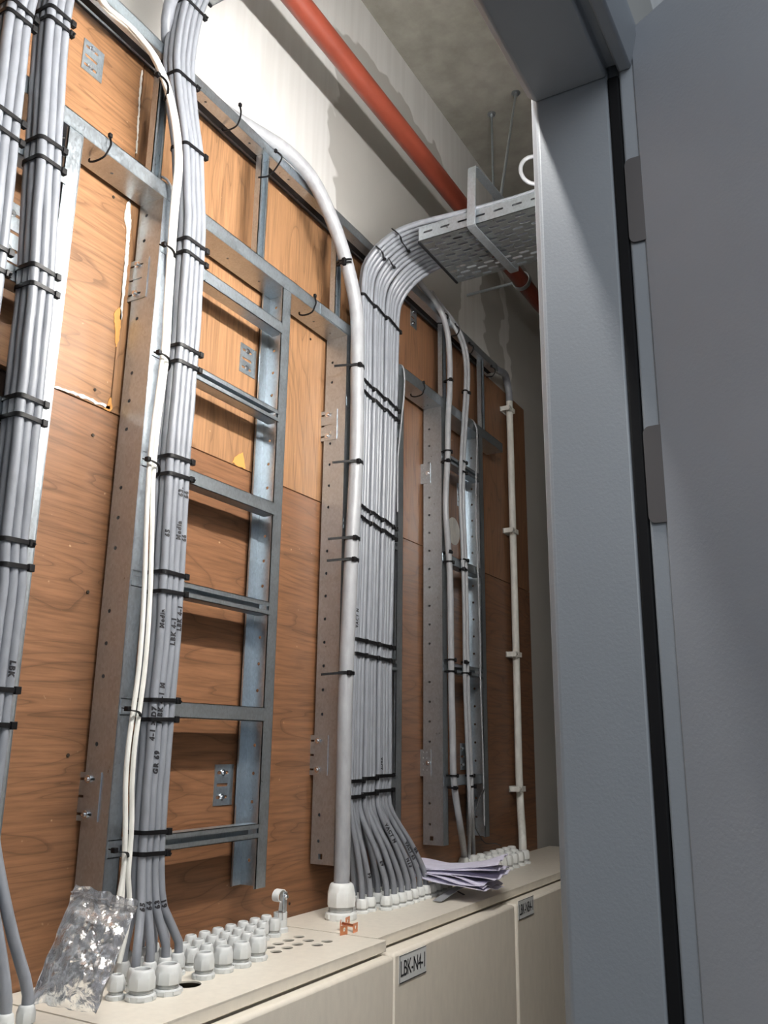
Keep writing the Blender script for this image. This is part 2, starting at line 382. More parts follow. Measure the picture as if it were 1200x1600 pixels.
def ply(name_m, x0, x1, z0, z1, n):
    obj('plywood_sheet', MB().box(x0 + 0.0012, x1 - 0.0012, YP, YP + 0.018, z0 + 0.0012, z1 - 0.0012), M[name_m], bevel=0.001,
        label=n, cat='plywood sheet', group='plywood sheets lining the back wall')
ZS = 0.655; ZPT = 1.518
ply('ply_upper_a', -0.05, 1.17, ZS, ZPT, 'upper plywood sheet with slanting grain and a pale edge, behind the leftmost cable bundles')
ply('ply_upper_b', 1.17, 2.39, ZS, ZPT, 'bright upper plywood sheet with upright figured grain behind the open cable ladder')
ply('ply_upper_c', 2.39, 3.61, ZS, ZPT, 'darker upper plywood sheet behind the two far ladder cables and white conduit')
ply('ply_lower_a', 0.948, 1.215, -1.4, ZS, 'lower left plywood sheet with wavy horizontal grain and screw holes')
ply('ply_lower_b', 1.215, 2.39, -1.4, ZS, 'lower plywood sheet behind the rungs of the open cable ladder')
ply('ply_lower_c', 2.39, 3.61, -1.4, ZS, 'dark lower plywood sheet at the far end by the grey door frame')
# filler smears, paint marks, screw holes on the plywood
def blob(pts, y, thick=0.0012):
    q = []
    for k_ in range(len(pts)):
        a, b_ = pts[k_], pts[(k_ + 1) % len(pts)]; n_ = max(2, int(math.hypot(b_[0] - a[0], b_[1] - a[1]) / 0.006))
        q += [(a[0] + (b_[0] - a[0]) * i / n_ + random.uniform(-1, 1) * 0.0013, a[1] + (b_[1] - a[1]) * i / n_ + random.uniform(-1, 1) * 0.0022) for i in range(n_)]
    pts = q
    f_ = curve_fill([pts], thick / 2); return f_.xform(Matrix.Translation((0, y, 0)) @ Matrix.Rotation(PI / 2, 4, 'X'))
def smear(px_pts, m, label, cat='mark', y=YP - 0.0009):
    q = [at(a, b_, y) for a, b_ in px_pts]
    obj('filler_smear' if m == 'tape' else 'paint_mark', blob([(p.x, p.z) for p in q], y), m, label=label, cat=cat)
M['orange'] = mat('yellow_orange_paint', (0.6, 0.28, 0.07), 0.6)
smear([(203, 312), (205, 345), (199, 420), (190, 500), (187, 500), (194, 420), (198, 360), (194, 345), (197, 318)], 'tape', 'thin white filler smear running down beside the left rail of open ladder', 'filler')
smear([(84, 606), (130, 622), (172, 640), (172, 636), (130, 617), (84, 603)], 'tape', 'white filler line along the joint between left plywood sheets', 'filler')
smear([(178, 488), (187, 480), (190, 490), (186, 530), (181, 545), (180, 520)], 'orange', 'yellow paint mark beside the left rail of open ladder, above the joint')
smear([(168, 632), (173, 620), (176, 638), (172, 643), (162, 638)], 'orange', 'small orange paint mark at the end of the filler line')
smear([(363, 722), (368, 712), (379, 708), (382, 722), (384, 733), (370, 728)], 'orange', 'orange paint blotch on plywood between second and third rungs')
smear([(217, 150), (221, 110), (223, 110), (219, 160), (214, 240), (212, 240), (215, 190)], 'tape', 'pale filler streak above the header rail, left of the upright strut', 'filler')
k = 0
M['hole'] = mat('dark_screw_hole', (0.03, 0.02, 0.012), 0.8)
for px, py, d in [(148, 609, 'just above the plywood joint'), (145, 680, 'just below the plywood joint'), (137, 925, 'low on the left sheet'), (106, 1180, 'beside the left rail bracket'), (177, 308, 'under the left header rail'), (485, 530, 'above the bright sheet between two ladders'), (452, 1412, 'just above the cream box'), (670, 1222, 'beside the far rail bracket')][:7]:
    p = at(px, py, YP - 0.0005)
    k += 1
    obj('screw', MB().lathe([(0.001, 0), (0.0034, 0), (0.0034, 0.0015), (0.001, 0.0015)], n=12).xform(Matrix.Translation(p) @ Matrix.Rotation(PI / 2, 4, 'X')), 'hole', label='small dark countersunk screw head in plywood, ' + d, cat='screw', group='screws in the plywood')
p = at(455, 1425, YP)

# ================================================================== C-section rails
RD = 0.07; FL = 0.035; TH = 0.0018; YF = 1.25
def rail_v(x, sgn, z0, z1, holes_z, y0=YF, slotz=None, d=RD):
    """upright channel: web at x facing outward, flanges towards sgn"""
    hs = [circ(y0 + d * 0.68, z, 0.0042, 10) for z in holes_z]
    if slotz: hs.append(rect(y0 + d * .5, y0 + d * .68, slotz, slotz + 0.013))
    web = curve_fill([rect(y0, y0 + d, z0, z1)] + hs, TH / 2)
    # curve plane (a,b) -> (y,z)
    web.xform(Matrix(((0, 0, 1, x), (1, 0, 0, 0), (0, 1, 0, 0), (0, 0, 0, 1))))
    a, b_ = (x, x + sgn * FL) if sgn > 0 else (x + sgn * FL, x)
    web.box(a, b_, y0, y0 + TH, z0, z1); web.box(a, b_, y0 + d - TH, y0 + d, z0, z1)
    e = x + sgn * FL
    web.box(min(e, e - sgn * TH), max(e, e - sgn * TH), y0, y0 + 0.006, z0, z1); web.box(min(e, e - sgn * TH), max(e, e - sgn * TH), y0 + d - 0.006, y0 + d, z0, z1)
    return web
def rung_mb(x0, x1, zc, open_, hh=0.0155, y0=YF - 0.001, d=0.034):
    mb = MB(); t_ = 0.0015
    if not open_:
        mb.box(x0, x1, y0, y0 + t_, zc - hh, zc + hh); mb.box(x0, x1, y0, y0 + d, zc - hh, zc - hh + t_); mb.box(x0, x1, y0, y0 + d, zc + hh - t_, zc + hh)
    else:
        mb.box(x0, x1, y0 + d - t_, y0 + d, zc - hh, zc + hh)
        for s_ in (-1, 1):
            a = zc + s_ * hh; mb.box(x0, x1, y0, y0 + d, min(a, a - s_ * t_), max(a, a - s_ * t_))
            mb.box(x0, x1, y0, y0 + t_, min(a, a - s_ * 0.0105), max(a, a - s_ * 0.0105))
    return mb
def ladder(x0, x1, zb, zt, rungs, label, holes_step=0.0625, hole0=-0.26, slotz=None):
    L = empty('cable_ladder', ((x0 + x1) / 2, YF + RD / 2, zb), label, 'cable ladder', 'cable ladders on the plywood wall')
    hz = []; z = hole0
    while z < zt - 0.02:
        if z > zb + 0.02 and not any(abs(z - q) < 0.016 for q, _ in rungs): hz.append(z)
        z += holes_step
    obj('side_rail', rail_v(x0, 1, zb, zt, hz, slotz=slotz), 'galv', L)
    obj('side_rail', rail_v(x1, -1, zb, zt, hz), 'galv', L)
    for z, op in rungs: obj('rung', rung_mb(x0 + 0.004, x1 - 0.029, z, op), 'galv', L)
    # bolt heads where rungs meet rails
    return L
ZHW = 1.148   # underside of the header rail
ladder(0.50, 0.966, -0.45, ZHW, [(1.036, 0), (0.79, 0), (0.545, 0), (0.30, 1), (0.055, 0), (-0.19, 1)], 'near cable ladder at the left edge carrying two grey cable bundles', hole0=-0.26)
ladder(1.19, 1.665, -0.31, ZHW, [(1.032, 0), (0.79, 1), (0.549, 0), (0.305, 1), (0.061, 0), (-0.19, 1)], 'open cable ladder with bare rungs and one cable bundle along its left side', hole0=-0.2575)
ladder(1.944, 2.29, -0.295, ZHW, [(0.945, 0), (0.585, 1), (0.222, 1), (-0.11, 0)], 'cable ladder hidden behind the widest cable bundle and thick pale cable', hole0=-0.24, slotz=-0.283)
ladder(2.566, 2.925, -0.303, ZHW, [(0.973, 1), (0.609, 0), (0.246, 1), (-0.113, 0)], 'far narrow cable ladder carrying two slim grey cables', hole0=-0.242, slotz=-0.29)
def rail_h(x0, x1, zweb, hgt, y0, d, holes_step=0.125):
    hs = []; x = x0 + 0.05
    while x < x1 - 0.03: hs.append(circ(x, y0 + d * 0.55, 0.0035, 8)); x += holes_step
    web = curve_fill([rect(x0, x1, y0, y0 + d)] + hs, TH / 2); web.xform(Matrix.Translation((0, 0, zweb)))
    web.box(x0, x1, y0, y0 + TH, zweb, zweb + hgt); web.box(x0, x1, y0 + d - TH, y0 + d, zweb, zweb + hgt)
    web.box(x0, x1, y0, y0 + 0.005, zweb + hgt - TH, zweb + hgt)
    return web
hd = empty('header_rail', (1.9, YF + 0.035, ZHW), 'long galvanised header rail lying across the tops of the cable ladders', 'steel rail')
obj('rail_section', rail_h(-0.1, 1.858, ZHW + 0.001, 0.036, YF - 0.001, RD), 'galv', hd)
obj('rail_section', rail_h(1.859, 3.13, ZHW + 0.001, 0.036, YF - 0.001, RD), 'galv', hd)
obj('joint_plate', MB().box(1.80, 1.945, YF - 0.003, YF - 0.0012, ZHW + 0.004, ZHW + 0.034), 'galv', hd)
tt = empty('top_tray', (1.5, YF + 0.015, 1.492), 'galvanised tray running along the top edge of the plywood carrying cables', 'cable tray')
obj('tray_channel', rail_h(-0.1, 3.1, 1.492, 0.029, YF, 0.029, 0.17), 'galv', tt)
obj('shade_strip', MB().box(-0.1, 3.1, YF + 0.0295, YF + 0.047, 1.4915, 1.4935), 'rubber', tt, label='black strip of added shade behind the tray channel')  # solid black strip put in for the dark shade between tray and plywood
obj('edge_trim', MB().box(-0.1, 3.1, YP - 0.004, YP + 0.016, ZPT + 0.001, ZPT + 0.012), 'galv_d', label='thin dull metal edge trim along the top of the upper plywood sheets', cat='edge trim')
for i, (x, wd) in enumerate([(1.158, 0.029), (1.529, 0.031), (1.893, 0.028), (2.604, 0.028), (2.955, 0.028), (0.60, 0.03)]):
    y0 = YF + 0.012; mb = MB()
    mb.box(x, x + wd, y0 + 0.018, y0 + 0.0195, ZHW + 0.003, 1.4905); mb.box(x, x + TH, y0, y0 + 0.018, ZHW + 0.003, 1.4905); mb.box(x + wd - TH, x + wd, y0, y0 + 0.018, ZHW + 0.003, 1.4905)
    mb.box(x, x + 0.007, y0, y0 + TH, ZHW + 0.003, 1.4905); mb.box(x + wd - 0.007, x + wd, y0, y0 + TH, ZHW + 0.003, 1.4905)
    if i < 5:
        obj('upright_strut', mb, 'galv', label=['upright strut left of the white cables', 'upright strut above the bare rungs of the open ladder', 'upright strut partly behind the thick pale cable', 'upright strut right beside the first slim far cable', 'farthest upright strut, near the white conduit'][i] + ', between header rail and top tray', cat='steel strut', group='struts between header rail and top tray')

# ------------------------------------------------------------------ brackets
def bolt_mb(c_, axis, r=0.0075, h=0.006):
    mb = MB(); mb.lathe([(r, 0), (r, h * .4), (r * .55, h * .45), (r * .55, h), (0.0005, h)], n=12, cap0=True)
    rot = {'-x': Matrix.Rotation(-PI / 2, 4, 'Y'), '-y': Matrix.Rotation(PI / 2, 4, 'X')}[axis]
    return mb.xform(Matrix.Translation(c_) @ rot)
def web_bracket(x, zc, hh, label, y0=1.276, y1=1.345, small=False):
    """plate bolted to the outer web of a rail (faces -x)"""
    if small: hs = [circ(y0 + 0.012 + 0.013 * (k % 2), zc - hh + 0.02 + 0.018 * (k // 2), 0.0028, 8) for k in range(8)]
    else: hs = [slot((y0 + y1) / 2 + 0.002, zc + q * hh * 0.72, (y1 - y0) * 0.55, 0.0024) for q in (-1, 0, 1)]
    B = empty('mounting_bracket', (x - 0.003, (y0 + y1) / 2, zc - hh), label, 'bracket', 'brackets fixing the ladders to the wall')
    mb = curve_fill([rect(y0, y1, zc - hh, zc + hh)] + hs, 0.001)
    mb.xform(Matrix(((0, 0, 1, x - 0.0022), (1, 0, 0, 0), (0, 1, 0, 0), (0, 0, 0, 1))))
    yy = YP - 0.0015
    obj('bracket_plate', mb, 'galv', B)
    for q in ((-0.72, 0.72) if not small else (0,)):
        obj('bolt', bolt_mb((x - 0.003, (y0 + y1) / 2 - (0.012 if small else 0.004), zc + q * hh), '-x', 0.0075, 0.008), 'bolt', B)
def wall_bracket(x0, x1, z0, z1, label):
    hs = [slot((x0 + x1) / 2 - 0.005, z0 + (z1 - z0) * q, (x1 - x0) * 0.5, 0.0035) for q in (0.2, 0.5, 0.8)]
    B = empty('mounting_bracket', ((x0 + x1) / 2, YP - 0.002, z0), label, 'bracket', 'brackets fixing the ladders to the wall')
    mb = curve_fill([rect(x0, x1, z0, z1)] + hs, 0.001); mb.xform(Matrix.Translation((0, YP - 0.0012, 0)) @ Matrix.Rotation(PI / 2, 4, 'X'))
    obj('bracket_plate', mb, 'galv', B)
    for q in (0.2, 0.8): obj('bolt', bolt_mb(((x0 + x1) / 2 - 0.006, YP - 0.002, z0 + (z1 - z0) * q), '-y'), 'bolt', B)
web_bracket(1.19, 0.962, 0.048, 'slotted bracket plate with two bolts high on left rail of the open ladder')
web_bracket(1.19, -0.101, 0.043, 'slotted bracket plate with two bolts low on left rail of the open ladder')
web_bracket(1.944, atx(520, 664, 1.944).z, 0.045, 'slotted bracket plate high on the rail beside the thick pale cable', )
web_bracket(1.944, atx(505, 1180, 1.944).z, 0.05, 'slotted bracket plate low on the rail beside the thick pale cable')
web_bracket(2.566, atx(667, 740, 2.566).z, 0.036, 'small perforated bracket high on the far ladder left rail', 1.292, 1.335, True)
web_bracket(2.566, atx(671, 1192, 2.566).z, 0.041, 'small perforated bracket low on the far ladder left rail', 1.292, 1.335, True)
wall_bracket(1.567, 1.63, 0.905, 0.983, 'slotted wall bracket high beside the right rail of open ladder, above second rung')
wall_bracket(1.566, 1.63, -0.138, -0.05, 'slotted wall bracket low beside the right rail of open ladder, above last rung')
q0 = at(18, 395, YP); q1 = at(48, 320, YP)
wall_bracket(0.86, 0.931, 0.86, 0.98, 'slotted wall bracket with a round bolt between the two leftmost bundles')
q0 = at(0, 1560, YP)
wall_bracket(0.93, 1.03, -0.41, -0.33, 'slotted wall bracket at the bottom left behind the near cables')
q0 = at(643, 510, YP); q1 = at(654, 478, YP)
wall_bracket(q0.x - 0.01, q0.x + 0.035, q0.z, q0.z + 0.075, 'dark slotted bracket under the top tray right of the widest bundle')
q0 = at(125, 45, YP)
wall_bracket(1.0, 1.055, 1.375, 1.45, 'grey slotted bracket under the top tray right of second bundle')
q0 = at(714, 790, YP)
wall_bracket(q0.x, q0.x + 0.05, q0.z, q0.z + 0.09, 'bright slotted wall bracket between the two slim far cables')
q0 = at(719, 1203, YP)
wall_bracket(q0.x, q0.x + 0.04, q0.z, q0.z + 0.09, 'dim slotted wall bracket low between the two slim far cables')
for i, (px, py) in enumerate([(709, 830), (738, 845)]):   # round white stickers seen between the rails
    c_ = at(px, py, YP - 0.001)
    obj('round_sticker', MB().lathe([(0.0005, 0), (0.052, 0), (0.052, 0.0012), (0.0005, 0.0012)], n=28).xform(Matrix.Translation((c_.x, YP - 0.0002, c_.z)) @ Matrix.Rotation(PI / 2, 4, 'X')), 'tape',
        label=['round white sticker on plywood left of the second slim far cable', 'round white sticker on plywood right of the second slim far cable'][i], cat='sticker', group='round stickers behind the far ladder')

# ================================================================== cables
def cable(keys, r, m, label, group=None, cat='cable', texts=(), step=0.02, name='cable', seg=12):
    pts = smooth_path(keys, step); mb = MB(); fr_ = mb.tube(pts, r, seg)
    o = obj(name, mb, m, label=label, cat=cat, group=group)
    for (s_, zstart, size, upward) in texts:
        write_on(o, fr_, r, s_, zstart, size, upward)
    return o
def write_on(o, fr_, r, s_, z0, size, up=True, side=0.0):
    """hand lettering wrapped onto the sheath, reading up or down the cable from height z0"""
    size *= 1.02; vs, fs = text_mb(s_, size, 0.12, 1.3, bold=0.0009)
    bm = bmesh.new(); bv = [bm.verts.new(v) for v in vs]
    for f_ in fs:
        if len(set(f_)) > 2:
            try: bm.faces.new([bv[i] for i in f_])
            except ValueError: pass
    bmesh.ops.triangulate(bm, faces=bm.faces)
    for _ in range(3):
        le = [e for e in bm.edges if e.calc_length() > 0.0016]
        if le: bmesh.ops.subdivide_edges(bm, edges=le, cuts=1); bmesh.ops.triangulate(bm, faces=bm.faces)
    bm.verts.index_update(); vs = [v.co.copy() for v in bm.verts]; fs = [tuple(v.index for v in f_.verts) for f_ in bm.faces]; bm.free()
    L = [0.0]
    for i in range(1, len(fr_)): L.append(L[-1] + (fr_[i][0] - fr_[i - 1][0]).length)
    i0 = min(range(len(fr_)), key=lambda i: abs(fr_[i][0].z - z0))
    rising = fr_[-1][0].z > fr_[0][0].z
    mb = MB(); out = []
    for v in vs:
        s = L[i0] + (v.x if (up == rising) else -v.x)
        s = max(0.0, min(L[-1] - 1e-4, s))
        i = max(k for k in range(len(L)) if L[k] <= s) if s > 0 else 0
        i = min(i, len(L) - 2); u = (s - L[i]) / max(1e-6, L[i + 1] - L[i])
        p = fr_[i][0].lerp(fr_[i + 1][0], u); T = fr_[i][1] if rising else -fr_[i][1]
        # direction towards the aisle, square to the cable
        d = Vector((-0.42, -0.91, 0)); d = (d - T * d.dot(T)).normalized(); e = T.cross(d)
        a = (size * 0.33 - v.y) / r * (1 if up else -1)
        a = max(-1.4, min(1.4, a))
        out.append(p + (d * math.cos(a) + e * math.sin(a)) * (r + 0.0004))
    mb.add(out, fs); obj('handwriting', mb, 'ink', o, label='black handwritten marking')

def hull(cs, grow=0.0):
    pts = []
    for (x, y, r) in cs: pts += [(x + (r + grow) * math.cos(a * PI / 8), y + (r + grow) * math.sin(a * PI / 8)) for a in range(16)]
    pts = sorted(set((round(a, 6), round(b_, 6)) for a, b_ in pts))
    def half(p_):
        h_ = []
        for q in p_:
            while len(h_) > 1 and (h_[-1][0] - h_[-2][0]) * (q[1] - h_[-2][1]) - (h_[-1][1] - h_[-2][1]) * (q[0] - h_[-2][0]) <= 0: h_.pop()
            h_.append(q)
        return h_
    a = half(pts); b_ = half(pts[::-1]); return a[:-1] + b_[:-1]
def tie(cs, z, label, group, head='right', tail=0.0, tilt=0.0, wdt=0.0078, ystop=None, tilty=0.0):
    """nylon cable tie: strap round the given circles at height z, ratchet head, cut tail"""
    hl = hull(cs, 0.0012); 
    cxm = sum(p[0] for p in hl) / len(hl); cym = sum(p[1] for p in hl) / len(hl)
    pts = [Vector((x, y, z + tilt * (x - cxm) + tilty * (y - cym))) for x, y in hl]
    mb = MB(); h2 = wdt / 2
    n = len(pts); vs = []
    for i in range(n):
        d = (pts[(i + 1) % n] - pts[i - 1]); nrm = Vector((d.y, -d.x, 0)).normalized()
        for a, b_ in ((-0.0004, -h2), (0.0012, -h2), (0.0012, h2), (-0.0004, h2)): vs.append(pts[i] + nrm * a + Vector((0, 0, b_)))
    fs = [(i * 4 + k, i * 4 + (k + 1) % 4, ((i + 1) % n) * 4 + (k + 1) % 4, ((i + 1) % n) * 4 + k) for i in range(n) for k in range(4)]
    mb.add(vs, fs)
    o = obj('cable_tie', mb, 'black', label=label, cat='cable tie', group=group)
    ymin = min(p.y for p in pts); 
    if head == 'right': c_ = max(pts, key=lambda p: p.x - 0.6 * p.y)
    elif head == 'frontleft': c_ = min(pts, key=lambda p: p.y * 0.6 + p.x * 0.8)
    elif head == 'left': c_ = min(pts, key=lambda p: p.x + 0.6 * p.y)
    else: c_ = min(pts, key=lambda p: p.y + abs(p.x - cxm) * 0.3)
    hb = MB().box(c_.x - 0.004, c_.x + 0.007, c_.y - 0.008, c_.y + 0.002, c_.z - 0.0062, c_.z + 0.0062)
    obj('ratchet_head', hb, 'black', o, bevel=0.001)
    if tail:
        if head == 'right': d = Vector((tail * 0.25, -tail, -abs(tail) * 0.3))
        else: d = Vector((-tail * 0.5, tail * 0.86, -tail * 0.08))
        tb = MB(); tb.sweep([c_, c_ + d * 0.5 + Vector((0, 0, 0.001)), c_ + d], [(-0.0009, -0.0032), (0.0009, -0.0032), (0.0009, 0.0032), (-0.0009, 0.0032)], up=Vector((-0.8, -0.6, 0.02)))
        obj('strap_tail', tb, 'black', o)
    return o

def lerp_tab(tab, z):
    if z <= tab[0][0]: return tab[0][1:]
    for a, b_ in zip(tab, tab[1:]):
        if z <= b_[0]:
            u = (z - a[0]) / (b_[0] - a[0]); return tuple(p + (q - p) * u for p, q in zip(a[1:], b_[1:]))
    return tab[-1][1:]
def jit(s): return random.uniform(-s, s)

# ---------------- cable glands
def gl_parts(r, h, n=8):
    """cable gland standing on z=0: collar, thread ring, cap nut with shoulder, seal"""
    P = []
    col = MB(); fn = lambda a, z: (1.0 if int(a / (2 * PI) * 12) % 2 else 0.93)
    col.lathe([(r * 0.3, 0), (r * 1.12, 0), (r * 1.12, h * .03), (r * 1.12, h * .17), (r * 1.0, h * .21), (r * 0.6, h * .21)], n=24)
    col2 = MB()
    for k_ in range(6):
        a = 2 * PI * k_ / 6 + 0.3; c_, s_ = math.cos(a), math.sin(a)
        bx = MB().box(r * 1.08, r * 1.17, -r * 0.28, r * 0.28, h * 0.05, h * 0.16); bx.xform(Matrix.Rotation(a, 4, 'Z')); col.add(bx.v, bx.f)
    P.append(('base_collar', col, 0))
    th = MB(); th.lathe([(r * .85, h * .2), (r * .9, h * .23), (r * .86, h * .26), (r * .9, h * .29), (r * .86, h * .32), (r * .9, h * .35), (r * .86, h * .40)], n=20); P.append(('thread_ring', th, 1))
    def octf(k): return lambda a, z: 1.0
    nut = MB(); N = 32
    def oct_(a): 
        q = (a % (2 * PI / n)) - PI / n; return math.cos(PI / n) / math.cos(q)
    prof = [(0.80, .36, 0), (1.0, .36, 1), (1.02, .38, 1), (1.02, .72, 1), (0.97, .78, .6), (0.92, .86, .1), (0.86, .94, 0), (0.76, .985, 0), (0.66, 1.0, 0), (0.60, .985, 0), (0.57, .94, 0), (0.57, .7, 0)]
    vs = []
    for (rr, zz, o_) in prof:
        for k_ in range(N):
            a = 2 * PI * k_ / N; f_ = rr * r * (1 + o_ * (oct_(a) / math.cos(PI / n) * math.cos(PI / n) * 1.04 - 1)) if o_ else rr * r
            vs.append((f_ * math.cos(a), f_ * math.sin(a), zz * h))
    nut.add(vs, [(i * N + k_, i * N + (k_ + 1) % N, (i + 1) * N + (k_ + 1) % N, (i + 1) * N + k_) for i in range(len(prof) - 1) for k_ in range(N)]); P.append(('cap_nut', nut, 0))
    se = MB(); se.lathe([(r * .575, h * .86), (r * .5, h * .88), (r * .44, h * .84), (r * .44, h * .6), (0.0004, h * .6)], n=20); P.append(('rubber_seal', se, 2))
    return P
GP = {}
GS = {'small': (0.0132, 0.037), 'xl': (0.0218, 0.046), 'large': (0.0178, 0.043), 'huge': (0.0335, 0.082), 'tiny': (0.0156, 0.034), 'mid': (0.0178, 0.046)}
def gland(kind, x, y, label, group, white=False, rot=None):
    key = (kind, white)
    if key not in GP:
        r, h = GS[kind]
        e = empty('cable_gland', (x, y, ZT), label, 'cable gland', group)
        for nm, mb, w_ in gl_parts(r, h): obj(nm, mb, [M['gland_w' if white else 'gland'], M['thread'], M['seal']][w_], e, local=True)
        GP[key] = e; o = e
    else:
        o = copy_tree(GP[key]); o.location = (x, y, ZT + H); tag(o, label, 'cable gland', group)
        if group is None and 'group' in o: del o['group']
    o.rotation_euler.z = random.uniform(0, 0.7) if rot is None else rot
    return o
# top of a gland: where the sheath goes in
def gtop(kind): return ZT + GS[kind][1]

# ---------------- bundle 2nd from left over the near ladder (L2), and leftmost (L1)
G1 = 'grey cables in the {} bundle'
def grid_bundle(name, tab, cols, layers, r, ybase, zlo, zhi, foot, top, where, texts={}, m='cable'):
    """tab: z -> x of the centre; returns per-cable key lists"""
    out = []
    for l in range(layers):
        for c_ in range(cols):
            y = ybase - l * r * 1.96; ks = []
            z = zlo
            while z <= zhi + 1e-6:
                cx_ = lerp_tab(tab, z)[0]
                ks.append((cx_ + (c_ - (cols - 1) / 2) * 2 * r * 0.99 + jit(0.0008), y + jit(0.0008), z)); z += 0.06
            lay = ['back', 'middle', 'front'][3 - layers + l] if layers > 1 else 'front'
            ks = foot(c_, l) + ks + top(c_, l, ks[-1])
            pos = ['leftmost', 'rightmost'][c_ == cols - 1] if c_ in (0, cols - 1) else nth(c_) + ' from the left'
            if cols == 3 and c_ == 1: pos = 'middle one'
            vis = 'grey cable in the %s layer of the %s, %s' % (lay, where, pos)
            out.append(cable(ks, r, m, vis, G1.format(name), texts=texts.get((c_, l), ()), step=0.025))
    return out
def circles(tab, cols, layers, r, ybase, z):
    cx_ = lerp_tab(tab, z)[0]
    return [(cx_ + (c_ - (cols - 1) / 2) * 2 * r * 0.99, ybase - l * r * 1.96, r) for l in range(layers) for c_ in range(cols)]
# L2
T2 = [(-0.35, 0.899), (0.0, 0.899), (0.26, 0.8985), (0.30, 0.893), (0.54, 0.889), (0.76, 0.884), (1.0, 0.866), (1.3, 0.846), (1.42, 0.853), (1.7, 0.90)]
fL = [at(42, 1568, 1.16), at(12, 1576, 1.16)]
gfoot = []
def footL2(c_, l):
    x = 0.84 + 0.055 * c_ if l < 2 else [0.90, 0.955, 0.955][c_]
    y = 1.27 - 0.055 * l
    p = Vector((x, y, ZT + 0.05)); 
    if l == 2 and c_ == 2: q = atz(42, 1570, ZT + 0.036); p = Vector((q.x, q.y, q.z))
    if l == 2 and c_ == 1: q = atz(8, 1584, ZT + 0.036); p = Vector((q.x, q.y, q.z))
    gfoot.append((p.x, p.y, c_, l))
    if l == 2 and c_ > 0:
        m1 = at(4 - 20 * (2 - c_), 1390, 1.17); m2 = at(22 - 24 * (2 - c_), 1470, 1.155)
        return [(p.x, p.y, ZT + 0.02), (p.x, p.y, ZT + 0.05), tuple(m2), tuple(m1)]
    return [(p.x, p.y, ZT + 0.03), (p.x, p.y, ZT + 0.075), (p.x * .75 + 0.9 * .25, p.y * .8 + 1.22 * .2, -0.25)]
def topL(c_, l, e): return [(e[0] + 0.02, e[1] - 0.02, e[2] + 0.14)]
grid_bundle('second', T2, 3, 3, 0.0085, 1.2405, -0.12, 1.66, footL2, topL, 'second bundle from the left', {(2, 2): [('LBK', 0.13, 0.012, False)], (1, 2): [('65', -0.2, 0.012, True)]})
for (x, y, c_, l) in gfoot:
    gland('small', x, y, 'grey gland at the bottom left, %s row, %s in its row' % (['back', 'middle', 'front'][l], ['leftmost', 'middle', 'rightmost'][c_]), 'glands under the leftmost bundles')
# L1
r58 = at(55, 45, 1.21).x; r34 = at(34, 215, 1.21).x; r12 = at(12, 430, 1.21).x
T1 = [(-0.3, r12 + 0.0), (0.8, r12 - 0.026), (1.05, r34 - 0.026), (1.26, r58 - 0.028), (1.45, r58 - 0.01), (1.7, r58 + 0.04)]
T1 = [(-0.3, r12 - 0.02)] + T1[1:]
def footL1(c_, l): return [(0.66 + 0.05 * c_, 1.25 - 0.05 * l, ZT + 0.02), (0.66 + 0.05 * c_, 1.25 - 0.05 * l, ZT + 0.055), (0.70 + 0.03 * c_, 1.24 - 0.03 * l, -0.28)]
grid_bundle('leftmost', T1, 3, 2, 0.009, 1.2395, -0.2, 1.66, footL1, topL, 'leftmost bundle')
for l in range(2):
    for c_ in range(3): gland('small', 0.66 + 0.05 * c_, 1.25 - 0.05 * l, 'grey gland under the leftmost bundle, %s row, %s' % (['back', 'front'][l], ['leftmost', 'middle', 'rightmost'][c_]), 'glands under the leftmost bundles')
# ties: measured pixel rows -> heights
def z_at(px, py, y=1.215): return at(px, py, y).z
def tie_rows(tab, cols, layers, r, ybase, rows, where, group, tail_p=0.3):
    rows = sorted(rows)
    for i, z in enumerate(rows):
        tie(circles(tab, cols, layers, r, ybase, z), z, 'black cable tie round the %s, %s from the bottom' % (where, nth(i)), group, 'right', tail=0.012 if random.random() < tail_p else 0, tilt=jit(0.05))
tie_rows(T2, 3, 3, 0.0085, 1.2405, [z_at(100, 38), z_at(95, 52), z_at(80, 233), z_at(80, 265), z_at(70, 430), z_at(68, 458), z_at(50, 630), z_at(50, 660), z_at(25, 848), z_at(25, 887), z_at(0, 1078), z_at(0, 1133), z_at(0, 1372)][:-1] + [-0.2], 'second bundle from the left', 'ties round the second bundle')
tie_rows(T1, 3, 2, 0.009, 1.2395, [z_at(45, 22), z_at(45, 40), z_at(20, 183), z_at(20, 215), z_at(5, 390), z_at(5, 425)], 'leftmost bundle', 'ties round the leftmost bundle')

# ---------------- bundle B over the left side of the open ladder
TB = [(-0.2, 1.264), (0.07, 1.262), (0.19, 1.266), (0.32, 1.262), (0.57, 1.255), (0.83, 1.257), (1.02, 1.253), (1.10, 1.252), (1.28, 1.226), (1.38, 1.195), (1.46, 1.177), (1.56, 1.178), (1.64, 1.19), (1.78, 1.23), (1.9, 1.28)]
gB = {}
def footB(c_, l):
    tgt = [(278, 1488), (258, 1495), (234, 1502), (212, 1510)]
    q = atz(*tgt[3 - c_], gtop('small')); x = q.x; y = q.y
    dx, dy = {2: (0, 0), 1: (0.017, 0.047), 0: (0.034, 0.094)}[l]
    x += dx - 0.0; y += dy
    gB[(c_, l)] = (x, y)
    return [(x, y, ZT + 0.02), (x, y, ZT + 0.055), (x * .55 + 1.264 * .45, y * .6 + (1.23 - 0.0) * .4, -0.295)]
def topB(c_, l, e): return [(e[0] + 0.03, e[1] - 0.03, e[2] + 0.14)]
